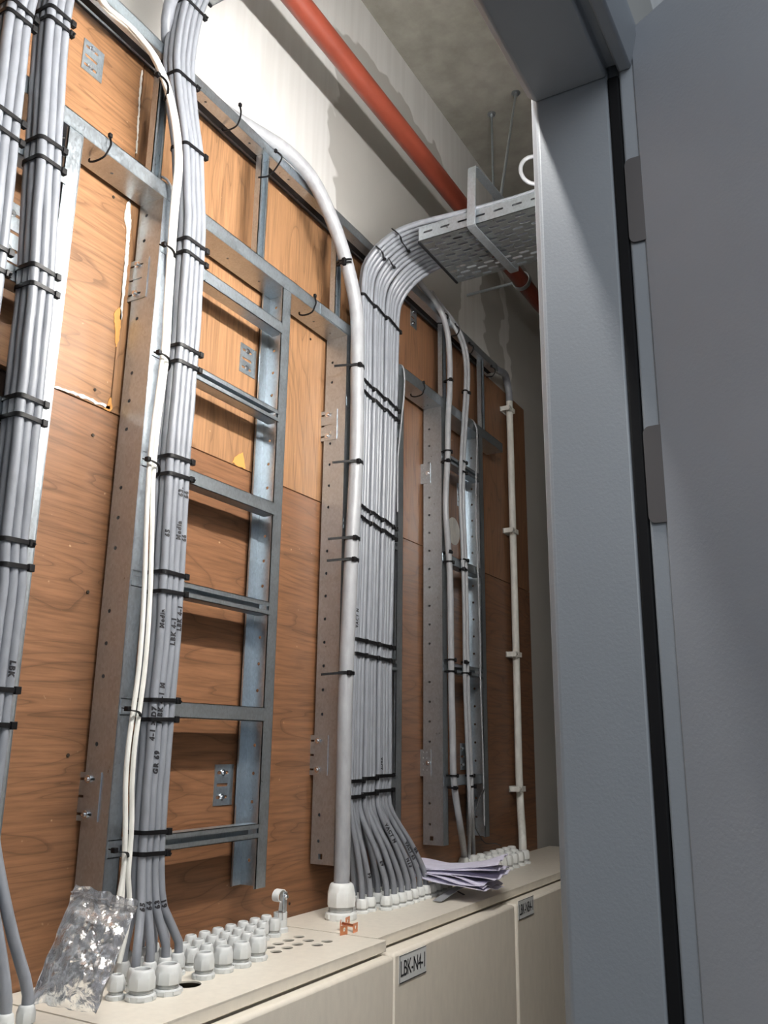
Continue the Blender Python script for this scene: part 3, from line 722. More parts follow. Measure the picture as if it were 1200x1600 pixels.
tB = {(3, 2): [('64', 0.49, 0.012, True), ('66', 0.40, 0.011, True), ('LBK 4-1', 0.20, 0.0115, True), ('61', -0.30, 0.012, True)],
      (2, 2): [('63.', 0.49, 0.0125, True), ('Media', 0.40, 0.0125, True), ('LBK 4-1', 0.17, 0.0125, True), ('63', -0.31, 0.012, True)],
      (1, 2): [('1 BK 4-1 M', 0.03, 0.0125, True), ('GR 69', -0.06, 0.0125, True), ('64', -0.31, 0.012, True)],
      (0, 2): [('65', 0.40, 0.012, True), ('Media', 0.22, 0.0115, True), ('4-1 > D7', 0.0, 0.0125, True), ('65', -0.31, 0.012, True)]}
grid_bundle('third', TB, 4, 3, 0.008, 1.242, -0.21, 1.78, footB, topB, 'open ladder bundle', tB)
for (c_, l), (x, y) in gB.items():
    gland('small', x, y, 'grey gland under the open ladder bundle, %s row, %s' % (['back', 'middle', 'front'][l], ['leftmost', 'second from the left', 'third from the left', 'rightmost'][c_]), 'glands under the open ladder bundle')
tie_rows(TB, 4, 3, 0.008, 1.242, [z_at(298, 14), z_at(283, 123), z_at(298, 235), z_at(300, 383), z_at(298, 404), z_at(286, 545), z_at(284, 570), z_at(272, 716), z_at(272, 744), z_at(264, 897), z_at(262, 926), z_at(248, 1094), z_at(245, 1124), z_at(235, 1300), z_at(235, 1333)], 'bundle on the open ladder', 'ties round the open ladder bundle')

# ---------------- wide bundle arching into the perforated tray
rW = 0.0076
TW = [(-0.16, 1.979), (-0.08, 1.978), (0.22, 1.982), (0.48, 1.990), (0.9, 1.996), (1.25, 1.988)]
TWr = [(-0.16, 2.170), (-0.08, 2.170), (0.22, 2.164), (0.48, 2.170), (0.9, 2.182), (1.25, 2.190)]
groups = [0, 0, 0, 0, 1, 1, 1, 1, 2, 2, 2, 2, 3]
ZTR = 1.42
gW = []
front = [(578, 1401), (601, 1399), (613.5, 1397), (625, 1394), (635, 1391), (646, 1388), (655.5, 1385), (665, 1382), (675.6, 1378), (565, 1404)]
SC_ = 1.028
fpos = [(1.962, 1.178), (1.996, 1.176), (2.034, 1.150), (2.067, 1.147), (2.101, 1.145), (2.136, 1.145), (2.171, 1.146), (2.207, 1.147), (2.244, 1.148)]
bpos = [(1.990, 1.219), (2.026, 1.205), (2.062, 1.192), (2.097, 1.190), (2.132, 1.190), (2.167, 1.190), (2.203, 1.191), (2.238, 1.192)]
cpos = [(2.040, 1.240), (2.078, 1.236), (2.114, 1.235), (2.150, 1.235), (2.186, 1.236)]
allpos = {('f', i): p for i, p in enumerate(fpos)}
def wkeys(i, lay, foot):
    u = i / 12; ks = []; fx, fy = foot
    dx = 0.0052 * (groups[i] - 1.5)
    y = (1.2405 if lay == 0 else 1.2405 - 2 * rW * 0.98) - (0.004 if i in (0, 4, 8) else 0) + jit(0.0006)
    xl = lambda z: lerp_tab(TW, z)[0] * (1 - u) + lerp_tab(TWr, z)[0] * u + dx
    ks = [(fx, fy, ZT + 0.02), (fx, fy, ZT + 0.055), (fx * .62 + xl(-.16) * .38, fy * .7 + y * .3, -0.275)]
    for z in (-0.16, -0.08, 0.06, 0.22, 0.35, 0.5, 0.65, 0.8, 0.95, 1.1, 1.22): ks.append((xl(z) + jit(0.0007), y, z))
    # quarter bend towards the aisle; outermost layer lies on top of the tray load
    dz = (1.2405 - y)
    zt = ZTR + 0.012 + (0.052 if lay == 0 else 0.03) - 0.0018 * i * (0.4)
    zt = ZTR + (0.086 if lay == 0 else 0.069) - 0.028 * u
    R = 0.165
    z0 = zt - R + 0.02
    xe = 2.005 + 0.2 * u
    for a in (15, 32, 50, 68, 84):
        a_ = math.radians(a); ks.append((xl(1.25) * (1 - a / 90) + xe * (a / 90), y - R * 1.15 * (1 - math.cos(a_)), z0 + R * math.sin(a_) - 0.02 * (a / 90) + 0.02 * 0))
    for yy in (0.90, 0.76, 0.6, 0.42): ks.append((xe + jit(0.004), yy, zt - 0.012 + jit(0.003)))
    return ks
fpos, bpos, cpos = [[(x * SC_, y * SC_) for x, y in L_] for L_ in (fpos, bpos, cpos)]
foots = [fpos[0], fpos[1], None, fpos[2], None, fpos[3], fpos[4], None, fpos[5], fpos[6], None, fpos[7], fpos[8]]
miss = iter([bpos[1], bpos[3], bpos[5], bpos[7]])
fr_names = ['%s from the left' % nth(i) for i in range(13)]
txtW = {0: [('VACT N', 0.30, 0.0115, True)], 9: [('VACT', -0.03, 0.010, False), ('N13', -0.30, 0.013, False)], 8: [('VACT N', -0.21, 0.0125, False)], 11: [('VACT 65', -0.25, 0.0115, False)], 12: [('GR', -0.28, 0.011, False)], 1: [('64', -0.33, 0.011, True)], 3: [('62', -0.31, 0.011, True)]}
footmap = []
for i in range(13):
    ft = foots[i] or next(miss)
    footmap.append(ft)
    cable(wkeys(i, 1, ft), rW, 'cable', 'grey cable in the front layer of the widest bundle, %s' % fr_names[i], 'grey cables in the widest bundle', texts=txtW.get(i, ()), step=0.022)
backcols = [1, 2, 4, 5, 7, 8, 10, 11, 12]
bf = [bpos[0], cpos[0], bpos[2], cpos[1], bpos[4], cpos[2], bpos[6], cpos[3], cpos[4]]
for j, i in enumerate(backcols):
    cable(wkeys(i, 0, bf[j]), rW, 'cable', 'grey cable in the back layer of the widest bundle, %s' % fr_names[j], 'grey cables in the widest bundle', step=0.022)
extra = [(x * SC_, y * SC_) for x, y in [(2.282, 1.150), (2.318, 1.150), (2.356, 1.152), (2.394, 1.154)]]
for rowname, row in (('front', fpos + extra), ('middle', bpos), ('back', cpos)):
    for i, (x, y) in enumerate(row):
        gland('tiny', x, y, 'white gland under the widest bundle, %s row, %s from the left' % (rowname, nth(i)), 'white glands under the widest bundle', True)
def wcirc(z, g, yoff=0):
    cs = []
    for i in range(13):
        if groups[i] != g: continue
        u = i / 12; x = lerp_tab(TW, z)[0] * (1 - u) + lerp_tab(TWr, z)[0] * u + 0.0052 * (groups[i] - 1.5)
        cs.append((x, 1.2405 - 2 * rW * 0.98 - (0.004 if i in (0, 4, 8) else 0), rW)); cs.append((x, 1.2405, rW))
    return cs
wz = [at(590, 468, 1.215).z - 0.02, 0.985, 0.925, 0.60, 0.555, 0.245, 0.20, -0.09, -0.135]
wz = [1.285, at(598, 615, 1.215).z, at(598, 632, 1.215).z, at(590, 803, 1.215).z, at(590, 820, 1.215).z, at(585, 1004, 1.215).z, at(585, 1026, 1.215).z, at(582, 1219, 1.215).z, at(580, 1243, 1.215).z]
wn = ['topmost', 'second', 'third', 'fourth', 'fifth', 'sixth', 'seventh', 'eighth', 'lowest']
for a, z in enumerate(wz):
    for g in range(4):
        if g == 3 and a in (0, 7, 8): continue
        cs = wcirc(z, g)
        if g == 2 and a in (0, 7, 8): cs += wcirc(z, 3)
        tie(cs, z - 0.006 * g * (1 if a < 5 else 0.2) + (0.006 * g if a >= 7 else 0), 'black cable tie on the widest bundle, %s row down, %s from the left' % (wn[a], nth(g)), 'ties round the widest bundle', 'right', tail=0.01 if (a + g) % 3 == 0 else 0, tilt=-0.12 if a < 5 else 0.0, wdt=0.009)
# ties on the arch (bands wrapped over the outside of the bend)
def arch_tie(pxs, x_list, label):
    pts = [atx(px, py, x) for (px, py), x in zip(pxs, x_list)]
    pts = smooth_path(pts, 0.006); mb = MB()
    mb.sweep(pts, [(-0.0012, -0.0026), (0.0012, -0.0026), (0.0012, 0.0026), (-0.0012, 0.0026)], up=Vector((-0.5, -0.5, 0.7)))
    o = obj('cable_tie', mb, 'black', label=label, cat='cable tie', group='ties over the arch of the widest bundle')
    e = pts[-1]; obj('ratchet_head', MB().box(e.x - 0.004, e.x + 0.004, e.y - 0.006, e.y + 0.002, e.z - 0.004, e.z + 0.004), 'black', o, bevel=0.001)
arch_tie([(587, 384), (596, 392), (600, 405)], [1.974, 1.99, 2.03], 'black cable tie across the arch of the widest bundle, at its left')
arch_tie([(612, 357), (624, 367), (628, 378), (633, 385), (638, 393)], [1.975, 1.99, 2.02, 2.045, 2.07], 'black cable tie across the arch of the widest bundle, nearest the tray')
arch_tie([(607, 403), (612, 412), (615, 418)], [2.03, 2.05, 2.075], 'short black cable tie in the middle of the arch')
arch_tie([(618, 415), (627, 419), (635, 428)], [2.09, 2.12, 2.165], 'black cable tie across the inner right of the arch')

# ---------------- thick pale cable with its own big gland
kb = []
for z, x in [(-0.33, 1.925), (-0.25, 1.924), (0.1, 1.920), (0.47, 1.934), (0.8, 1.949), (1.05, 1.942), (1.22, 1.930)]: kb.append((x, 1.213, z))
hg_ = Vector((1.925, 1.214, ZT))
kb[0] = (hg_.x, hg_.y, -0.345); kb.insert(0, (hg_.x, hg_.y, -0.385))
kb += [(1.862, 1.214, 1.356), (1.78, 1.217, 1.45), (1.70, 1.225, 1.515), (1.60, 1.24, 1.54), (1.50, 1.262, 1.538), (1.38, 1.276, 1.524), (1.2, 1.278, 1.5165), (0.9, 1.278, 1.5165), (0.3, 1.278, 1.5165)]
rB = 0.0195
cable(kb, rB, 'cable2', 'thick pale grey cable rising from the biggest gland and bending into the top tray', None, seg=24, step=0.03)
gland('huge', hg_.x, hg_.y, 'very large white gland with thick pale cable, left of the widest bundle', None, True)
for i, (px, py) in enumerate([(512, 1050), (512, 868), (512, 833), (520, 708), (528, 552)]):
    z = at(535, py, 1.2).z; x = lerp_tab([(-0.33, 1.925), (-0.25, 1.924), (0.1, 1.920), (0.47, 1.934), (0.8, 1.949), (1.05, 1.942)], z)[0]
    tie([(x, 1.213, rB)], z, 'black cable tie with a long tail round the thick pale cable, %s from the bottom' % nth(i), 'ties with long tails round the thick pale cable', 'frontleft', tail=0.07, wdt=0.0085)
z = at(535, 402, 1.2).z
for i, dz in enumerate((0, 0.009)):
    tie([(1.862, 1.214, rB * 1.03)], z + dz, 'black tie high on the thick pale cable where it bends, ' + ['lower of a close pair', 'upper of a close pair'][i], 'close pair of ties on the thick pale cable', 'left', wdt=0.006, tilt=0.5)

# ---------------- three white cables from the top tray past the open ladder
white_px = [(165, 8), (205, 42), (240, 85), (258, 125), (270, 170), (277, 215), (279, 260), (274, 310), (270, 360), (266, 420), (262, 480), (259, 540), (252, 600), (245, 650), (239, 705), (235, 760), (232, 830), (230, 900), (226, 980), (220, 1050), (212, 1110), (204, 1170), (200, 1230), (200, 1280), (199, 1330), (196, 1370), (185, 1425), (175, 1480), (168, 1510)]
def px_keys(pl, y, dx=0.0, dy=0.0, dpx=0):
    return [Vector(at(a + dpx, b_, y)) + Vector((dx, dy, 0)) for a, b_ in pl]
wn3 = ['leftmost', 'middle', 'rightmost']
for j in range(3):
    ks = []
    for i, (a, b_) in enumerate(white_px):
        p = at(a, b_, 1.205 if i > 3 else 1.243 - 0.009 * i)
        spread = 0.0066
        if 16 <= i <= 23 and j == 2: p.x += 0.003
        if i >= 26: p.x += (0, 0.012, 0.02)[j]
        ks.append((p.x + (j - 1) * spread, p.y + (0.006 if j == 1 else 0), p.z))
    ks = [(ks[0][0] - 0.2, 1.27, 1.51), (ks[0][0] - 0.06, 1.255, 1.525)] + ks
    cable(ks, 0.0046, 'white_cable', 'white cable beside the bundle on the open ladder, %s of three' % wn3[j], 'white cables beside the open ladder bundle', step=0.02, seg=10)
for i, (px, py) in enumerate([(252, 124), (262, 388), (254, 556), (237, 722), (206, 1110), (186, 1330)]):
    a = at(px, py, 1.20)
    pts = [a + Vector((-0.014, 0.01, 0.004)), a + Vector((-0.008, -0.006, 0)), a + Vector((0.012, -0.006, -0.003)), a + Vector((0.026, 0.004, -0.012)), a + Vector((0.034, 0.022, -0.02))]
    mb = MB(); mb.sweep(smooth_path(pts, 0.006), [(-0.0008, -0.0025), (0.0008, -0.0025), (0.0008, 0.0025), (-0.0008, 0.0025)], up=Vector((0, 0.1, 1)).normalized())
    o = obj('cable_tie', mb, 'black', label='black cable tie holding the white cables to the bundle, %s from the top' % nth(i), cat='cable tie', group='ties holding the white cables')
    obj('ratchet_head', MB().box(a.x - 0.016, a.x - 0.007, a.y - 0.006, a.y + 0.004, a.z - 0.002, a.z + 0.007), 'black', o, bevel=0.001)

# fat grey cable curving out of view above the white cables
cable([(1.26, 1.285, 1.510), (1.20, 1.275, 1.518), (1.155, 1.25, 1.55), (1.135, 1.23, 1.60), (1.145, 1.20, 1.68), (1.2, 1.15, 1.78)], 0.014, 'cable', 'fat pale grey cable curving up at the top edge behind the white cables', None, seg=18)

# ---------------- slim cables on the far ladder
C1 = [(640, 410), (655, 440), (676, 468), (690, 488), (699, 520), (702.5, 560), (702.5, 612), (700, 660), (699.5, 710), (697, 760), (696.5, 800), (700, 850), (703, 900), (704.5, 1000), (705.5, 1080), (707.5, 1160), (708.5, 1210), (712, 1245), (719, 1290), (725, 1335)]
def slim(pl, r, y, label, first=(), n_end=None, grp='slim cables on the far ladder'):
    ks = []
    N = len(pl)
    for i, (a, b_) in enumerate(pl):
        yy = y
        if i == 0: yy = 1.30
        if i == 1: yy = 1.285
        if i == 2: yy = 1.255
        ks.append(Vector(at(a, b_, yy)))
    if n_end is not None:
        g_ = n_end; ks[-1] = Vector((g_[0], g_[1], ZT + 0.05)); ks.append(Vector((g_[0], g_[1], ZT + 0.03)))
    return cable(ks, r, 'cable2', label, grp, seg=16)
e1 = atz(725, 1343, ZT + 0.036)
slim(C1, 0.0105, 1.228, 'slim pale cable on the far ladder, left one, running to its own gland', n_end=(e1.x, e1.y))
C2 = [(672, 455), (690, 480), (704, 498), (716, 518), (726, 545), (729.5, 575), (729, 612), (726, 660), (723, 710), (721.5, 760), (722, 800), (724, 840), (726.5, 912), (728, 1000), (728.5, 1060), (730, 1110), (732, 1160), (734, 1205)]
e2 = atz(733, 1334, ZT + 0.05); e3 = atz(740, 1332, ZT + 0.05)
slim([(a - 2.3, b_) for a, b_ in C2] + [(734, 1270), (733, 1330)], 0.0066, 1.235, 'slim grey cable on the far ladder, left of the close pair', n_end=(e2.x, e2.y))
slim([(a + 2.3, b_) for a, b_ in C2] + [(738, 1270), (740, 1330)], 0.0066, 1.235, 'slim grey cable on the far ladder, right of the close pair', n_end=(e3.x, e3.y))
for lab, (e, kd) in {'under the left slim far cable': (e1, 'large'), 'under the left cable of the close far pair': (e2, 'tiny'), 'under the right cable of the close far pair': (e3, 'tiny')}.items():
    gland(kd, e.x, e.y, 'white gland ' + lab, 'white glands under the slim far cables', True)
for i, (px, py, r, wh) in enumerate([(703, 595, .0105, 'left'), (728, 612, .017, 'right'), (699.5, 705, .0105, 'left'), (699, 721, .0105, 'left'), (723, 722, .017, 'right'), (723, 738, .017, 'right'), (702, 863, .0105, 'left'), (702, 878, .0105, 'left'), (725, 875, .017, 'right'), (725, 890, .017, 'right'), (705, 1031, .0105, 'left'), (705, 1049, .0105, 'left'), (728, 1035, .017, 'right'), (728, 1052, .017, 'right'), (708, 1212, .0105, 'left'), (710, 1231, .0105, 'left'), (734, 1212, .017, 'right'), (736, 1229, .017, 'right')]):
    y = 1.228 if wh == 'left' else 1.235; p = at(px, py, y)
    cs = [(p.x, y, r)] if wh == 'left' else [(p.x - 0.008, y, 0.0066), (p.x + 0.008, y, 0.0066)]
    cnt = sum(1 for q in [(703, 'left'), (728, 'right'), (0, 'left'), (0, 'left'), (0, 'right'), (0, 'right'), (0, 'left'), (0, 'left'), (0, 'right'), (0, 'right'), (0, 'left'), (0, 'left'), (0, 'right'), (0, 'right'), (0, 'left'), (0, 'left'), (0, 'right'), (0, 'right')][:i] if q[1] == wh)
    tie(cs + [(p.x, 1.247, 0.004)], p.z, 'black cable tie on the %s far ladder, %s from the top' % ('left slim cable of the' if wh == 'left' else 'close cable pair of the', nth(cnt)), 'ties on the far ladder', 'right' if i % 3 else 'left', wdt=0.006)
# thin earth wires looped over the header rail
def wire(pl, y, label, r=0.0028):
    cable([Vector(at(a, b_, y if not isinstance(y, (list, tuple)) else y[i])) for i, (a, b_) in enumerate(pl)], r, 'cable2', label, 'earth wires looped over the header rail', name='earth_wire', seg=8, step=0.012, cat='wire')
wire([(238, 283), (250, 276), (262, 282), (269, 300), (267, 340), (264, 390), (262, 430)], [1.30, 1.27, 1.245, 1.237, 1.237, 1.24, 1.243], 'thin grey wire looped over the header rail at the left rail of the open ladder')
wire([(618, 575), (624, 570), (630, 574), (632, 590), (631, 620), (628, 650), (625, 680), (622, 710), (621, 800)], [1.30, 1.27, 1.245, 1.238, 1.238, 1.24, 1.243, 1.243, 1.243], 'thin grey wire looped over the header rail right of the widest bundle')
wire([(731, 656), (737, 656), (742, 662), (745, 672), (745, 700), (744, 740), (743.5, 800), (747, 900), (750, 1000), (751, 1080), (754, 1160), (756, 1240), (757, 1290)], [1.30, 1.27, 1.245, 1.238] + [1.243] * 9, 'thin grey wire looped over the header rail down the far ladder right rail')
cable([Vector(at(a, b_, y)) for a, b_, y in [(757, 1232, 1.24), (748, 1250, 1.23), (742, 1280, 1.24), (749, 1305, 1.28), (760, 1318, 1.28), (775, 1318, 1.26), (783, 1322, 1.25)]], 0.0016, 'seal', 'thin dark loose wire hanging below the far ladder onto white glands', None, name='loose_wire', seg=8, step=0.01, cat='wire')
# open tie hooks left on the rails
def hook(pts, label):
    mb = MB(); mb.sweep(smooth_path([Vector(p) for p in pts], 0.005), [(-0.0008, -0.0022), (0.0008, -0.0022), (0.0008, 0.0022), (-0.0008, 0.0022)], up=Vector((1, 0.1, 0)))
    o = obj('cable_tie', mb, 'black', label=label, cat='cable tie', group='empty black ties hanging on the rails')
    e = Vector(pts[0]); obj('ratchet_head', MB().box(e.x - 0.004, e.x + 0.004, e.y - 0.004, e.y + 0.003, e.z - 0.003, e.z + 0.006), 'black', o, bevel=0.001)
for (px, py, rail_z, lab) in [(172, 213, ZHW, 'left part of the header rail'), (492, 463, ZHW, 'header rail left of the thick pale cable'), (662, 598, ZHW, 'header rail left of the slim far cables'), (375, 165, 1.492, 'top tray left of the thick cable')]:
    a = at(px, py, 1.243); top = rail_z + 0.045
    hook([(a.x, 1.243, a.z), (a.x + 0.002, 1.240, a.z - 0.02), (a.x - 0.002, 1.241, rail_z + 0.004), (a.x - 0.006, 1.246, rail_z - 0.012), (a.x - 0.010, 1.268, rail_z - 0.018), (a.x - 0.010, 1.285, rail_z - 0.012), (a.x - 0.008, 1.288, rail_z - 0.003)], 'empty black cable tie hooked on the ' + lab)
p = at(443, 232, 1.2)
hook([(p.x + 0.012, 1.235, p.z + 0.012), (p.x + 0.012, 1.222, p.z - 0.0), (p.x, 1.205, p.z - 0.03), (p.x - 0.01, 1.235, p.z - 0.075), (p.x - 0.02, 1.262, p.z - 0.078)], 'black cable tie strapping the thick pale cable to the top tray')
for i, (px, py) in enumerate([(697, 487), (715, 507), (737, 536), (771, 572)]):
    p = at(px, py, 1.23)
    hook([(p.x, 1.24, p.z), (p.x + 0.004, 1.225, p.z - 0.015), (p.x - 0.006, 1.232, p.z - 0.045), (p.x - 0.03, 1.25, p.z - 0.055)], 'black cable tie on the far part of the top tray, %s from the left' % nth(i))

# ---------------- pale cables lying in the far part of the top tray
for i, (z, y, r) in enumerate([(1.515, 1.268, 0.017), (1.520, 1.292, 0.013)]):
    cable([(1.62, y + 0.006, z), (1.9, y, z), (2.4, y, z), (2.8, y, z + 0.004), (3.05, y, z + 0.0)], r, 'cable2', ['pale cable lying along the front of the far top tray', 'pale cable lying along the back of the far top tray'][i], 'cables lying in the far top tray', seg=14)
# white conduit with spacer clips at the far end
pc = [at(795, 612, 1.305), at(817, 1322, 1.305)]
xc = 3.355; yc = 1.302
cg = atz(817, 1330, ZT + 0.034)
cable([(cg.x, min(cg.y, 1.302), ZT + 0.02), (cg.x, min(cg.y, 1.302), ZT + 0.07), (3.35, 1.299, -0.22), (3.352, yc, -0.1), (xc, yc, 0.3), (xc, yc, 1.46), (xc, yc, 1.475)], 0.0145, 'white_cable', 'straight white conduit at the far end of the plywood', None, cat='conduit', name='conduit', seg=16)
cable([(xc, yc, 1.46), (xc, yc, 1.50), (xc - 0.02, yc, 1.545), (xc - 0.07, yc - 0.01, 1.56), (xc - 0.16, yc - 0.02, 1.54), (xc - 0.28, yc - 0.02, 1.52), (xc - 0.5, yc - 0.02, 1.515)], 0.0155, 'cable', 'dull grey bend joining the white conduit to the top tray', None, cat='conduit', name='conduit_bend', seg=16, step=0.015)
gland('tiny', cg.x, min(cg.y, 1.302), 'white gland under the straight white conduit at the far end', None, True)
for i, py in enumerate([643, 829, 1021, 1234]):
    z = at(797, py, yc).z
    mb = MB(); mb.box(xc - 0.045, xc + 0.016, YP - 0.006, YP - 0.0005, z - 0.011, z + 0.011)
    mb.box(xc - 0.045, xc + 0.012, yc - 0.018, yc - 0.0145, z + 0.004, z + 0.010); mb.box(xc - 0.045, xc + 0.012, yc - 0.018, yc - 0.0145, z - 0.010, z - 0.004)
    mb.box(xc - 0.045, xc - 0.040, yc - 0.018, YP - 0.001, z - 0.010, z + 0.010); mb.box(xc + 0.0148, xc + 0.018, yc - 0.018, YP - 0.001, z - 0.010, z + 0.010)
    mb.box(xc - 0.0165, xc + 0.018, yc - 0.0185, yc - 0.0150, z - 0.010, z + 0.010)
    obj('conduit_clip', mb, 'white_cable', label='white plastic clip on the white conduit, %s from the top' % nth(i), cat='clip', group='clips on the white conduit', bevel=0.001)

# ================================================================== perforated tray, hanger, red pipe
def perforated(x0, x1, y0, y1, z, hgt, label):
    E_ = empty('perforated_tray', ((x0 + x1) / 2, (y0 + y1) / 2, z), label, 'cable tray')
    hs = []; r_ = 0.0058; j = 0; yy = y1 - 0.022
    while yy > y0 + 0.03:
        xx = x0 + 0.020 + (0.018 if j % 2 else 0); 
        while xx < x1 - 0.014: hs.append(slot(xx, yy, 0.021, r_, 5, vert=True)); xx += 0.036
        yy -= 0.0285; j += 1
    base = curve_fill([rect(x0, x1, y0, y1)] + hs, 0.0008); base.xform(Matrix.Translation((0, 0, z + 0.0008)))
    obj('tray_base', base, 'galv_shade', E_)
    for xs_ in (x0, x1 - 0.0016):
        sl = []; yy = y1 - 0.03
        while yy > y0 + 0.03: sl.append(slot(yy, z + hgt * 0.55, 0.024, 0.0032, 5)); yy -= 0.055
        sd = curve_fill([rect(y0, y1, z, z + hgt)] + sl, 0.0008); sd.xform(Matrix(((0, 0, 1, xs_ + 0.0008), (1, 0, 0, 0), (0, 1, 0, 0), (0, 0, 0, 1))))
        sd.box(xs_ - 0.001, xs_ + 0.0026, y0, y1, z + hgt - 0.002, z + hgt + 0.0006)
        obj('tray_side', sd, 'galv', E_)
    ed = MB(); ed.box(x0 + 0.004, x1, y1 - 0.003, y1 + 0.005, z - 0.004, z + 0.006)
    obj('edge_trim', ed, 'rubber', E_, bevel=0.002, label='black rubber edging on the cut end')
    return E_
perforated(1.99, 2.258, 0.325, 1.04, ZTR, 0.045, 'galvanised perforated tray hung under the ceiling, with grey cables arching onto it')
tcn = atz(331, 10, 1.78)
perforated(tcn.x - 0.24, tcn.x, 0.325, tcn.y, 1.78, 0.045, 'tray corner at the top edge above the bundle on the open ladder')
# strap hanger
hk = [(2.275, 0.853, ZTR + 0.02), (2.272, 0.853, ZTR - 0.006), (2.262, 0.853, ZTR - 0.009), (1.99, 0.868, ZTR - 0.009), (1.981, 0.869, ZTR - 0.004), (1.980, 0.868, ZTR + 0.008), (1.978, 0.862, 1.590), (1.981, 0.862, 1.601), (1.992, 0.861, 1.604), (2.19, 0.85, 1.604)]
mb = MB(); hv = [Vector(p) for p in hk]
mb.sweep(hv, [(-0.013, -0.002), (0.013, -0.002), (0.013, 0.002), (-0.013, 0.002)], up=Vector((0.05, 1, 0)))
hang = obj('strap_hanger', mb, 'galv', label='bent flat steel hanger wrapped round the perforated tray', cat='tray hanger', bevel=0.0008)
obj('nut', MB().lathe([(0.011, 0), (0.011, 0.008), (0.004, 0.009)], (2.165, 0.852, 1.606), 6, cap0=True), 'bolt', hang)
def rod(a, b_, label):
    o = obj('threaded_rod', MB(), 'bolt') if False else None
    mb = MB(); mb.tube([Vector(a), Vector(b_)], 0.0048, 12)
    o = obj('threaded_rod', mb, 'galv', label=label, cat='threaded rod', group='threaded rods under the ceiling')
    pl = MB().lathe([(0.0005, 0), (0.018, 0), (0.018, -0.004), (0.009, -0.005), (0.009, -0.016), (0.0005, -0.016)], b_, 12); obj('anchor_nut', pl, 'galv_d', o)
a = atz(768, 178, ZC); rod((a.x, a.y, at(770, 318, a.y).z), (a.x, a.y, ZC - 0.0005), 'upright threaded rod hanging from the concrete ceiling beside the wall')
b2 = atz(806, 145, ZC)
rod((2.165, 0.852, 1.60), (b2.x, b2.y, ZC - 0.0005), 'slanting threaded rod running from ceiling down to the strap hanger')
# red pipe
YR = 1.115; ZR = 1.845
mb = MB(); mb.tube([Vector((-1.19, YR, ZR)), Vector((1.0, YR, ZR)), Vector((5.99, YR, ZR))], 0.031, 28)
obj('sprinkler_pipe', mb, 'pipe', label='rust red steel pipe running along the wall under the ceiling', cat='pipe')
xq = atx(815, 452, 3.1); 
pcx = at(815, 447, YR).x
mb = MB(); ring = [Vector((pcx, YR + 0.036 * math.cos(a_ * PI / 12), ZR + 0.036 * math.sin(a_ * PI / 12))) for a_ in range(24)]
mb.sweep(ring, [(-0.002, -0.012), (0.002, -0.012), (0.002, 0.012), (-0.002, 0.012)], closed=True, up=None)
mb.tube([Vector((pcx, YR + 0.036, ZR)), Vector((pcx, YW, ZR))], 0.006, 8)
obj('pipe_clamp', mb, 'galv', label='steel ring clamp holding the red pipe beside the door frame', cat='pipe clamp')
# loop of white conduit peeking past the door frame
c_ = at(835, 266, 0.70)
ring = [c_ + Vector((0.042 * math.cos(a_ * PI / 16) * 0.5, -0.042 * math.cos(a_ * PI / 16) * 0.8, 0.045 * math.sin(a_ * PI / 16))) for a_ in range(32)]
mb = MB(); mb.tube(ring, 0.006, 12, closed=True); obj('cable_coil', mb, 'cable2', label='loop of white cable peeking out beside the door frame above the tray', cat='cable coil')

# ================================================================== cream enclosures
def enclosure(x0, x1, yf, doors, holes, label, zt=ZT, out=0.04):
    E_ = empty('enclosure', ((x0 + x1) / 2, (yf + YP) / 2, -1.5), label, 'electrical enclosure', 'cream enclosures along the wall')
    yb_ = YP - 0.002
    body = MB(); t_ = 0.003
    body.box(x0, x1, yf + 0.012, yf + 0.015, -1.45, zt - 0.022); body.box(x0, x1, yb_ - t_, yb_, -1.45, zt - 0.003); body.box(x0, x0 + t_, yf + 0.012, yb_, -1.45, zt - 0.003); body.box(x1 - t_, x1, yf + 0.012, yb_, -1.45, zt - 0.003)
    body.box(x0, x1, yf + 0.02, yb_, -1.5, -1.45)
    obj('body', body, 'box', E_, bevel=0.001)
    lid = curve_fill([rect(x0 + 0.0015, x1 - 0.0015, yf, yb_)] + [circ(hx, hy, hr, 20) for hx, hy, hr in holes], 0.0015); lid.xform(Matrix.Translation((0, 0, zt - 0.0015)))
    lid.box(x0 + 0.0015, x1 - 0.0015, yf, yf + 0.003, zt - 0.022, zt - 0.001)
    obj('lid', lid, 'box', E_, bevel=0.0015)
    for (a, b_) in doors:
        d = obj('door', MB().box(a, b_, yf - out, yf + 0.008, -1.4, zt - 0.027), 'box', E_, bevel=0.007)
    return E_
q0 = atz(293, 1538, ZT)
holes = [(q0.x, q0.y, 0.024)]
for q in [(310, 755), (235, 780), (378, 782), (512, 788), (160, 806), (300, 809), (442, 814), (225, 835), (145, 862), (95, 832)]:
    p = atz(400 + q[0] / 4.615, 1300 + q[1] / 4.615, ZT); holes.append((p.x, p.y, 0.0125))
enclosure(-0.1, 1.045, 0.985, [(0.1, 1.035)], [], 'near cream enclosure at the bottom left corner', out=0.025)
enclosure(1.047, 1.782, 1.005, [(1.05, 1.772)], holes, 'cream enclosure with many empty glands and a group of round punched holes', out=0.024)
E2 = enclosure(1.785, 3.75, 1.032, [(1.79, 2.495), (2.507, 3.2), (3.21, 3.74)], [], 'long cream enclosure with two labelled doors, under the widest bundle')
YD = 1.032 - 0.04
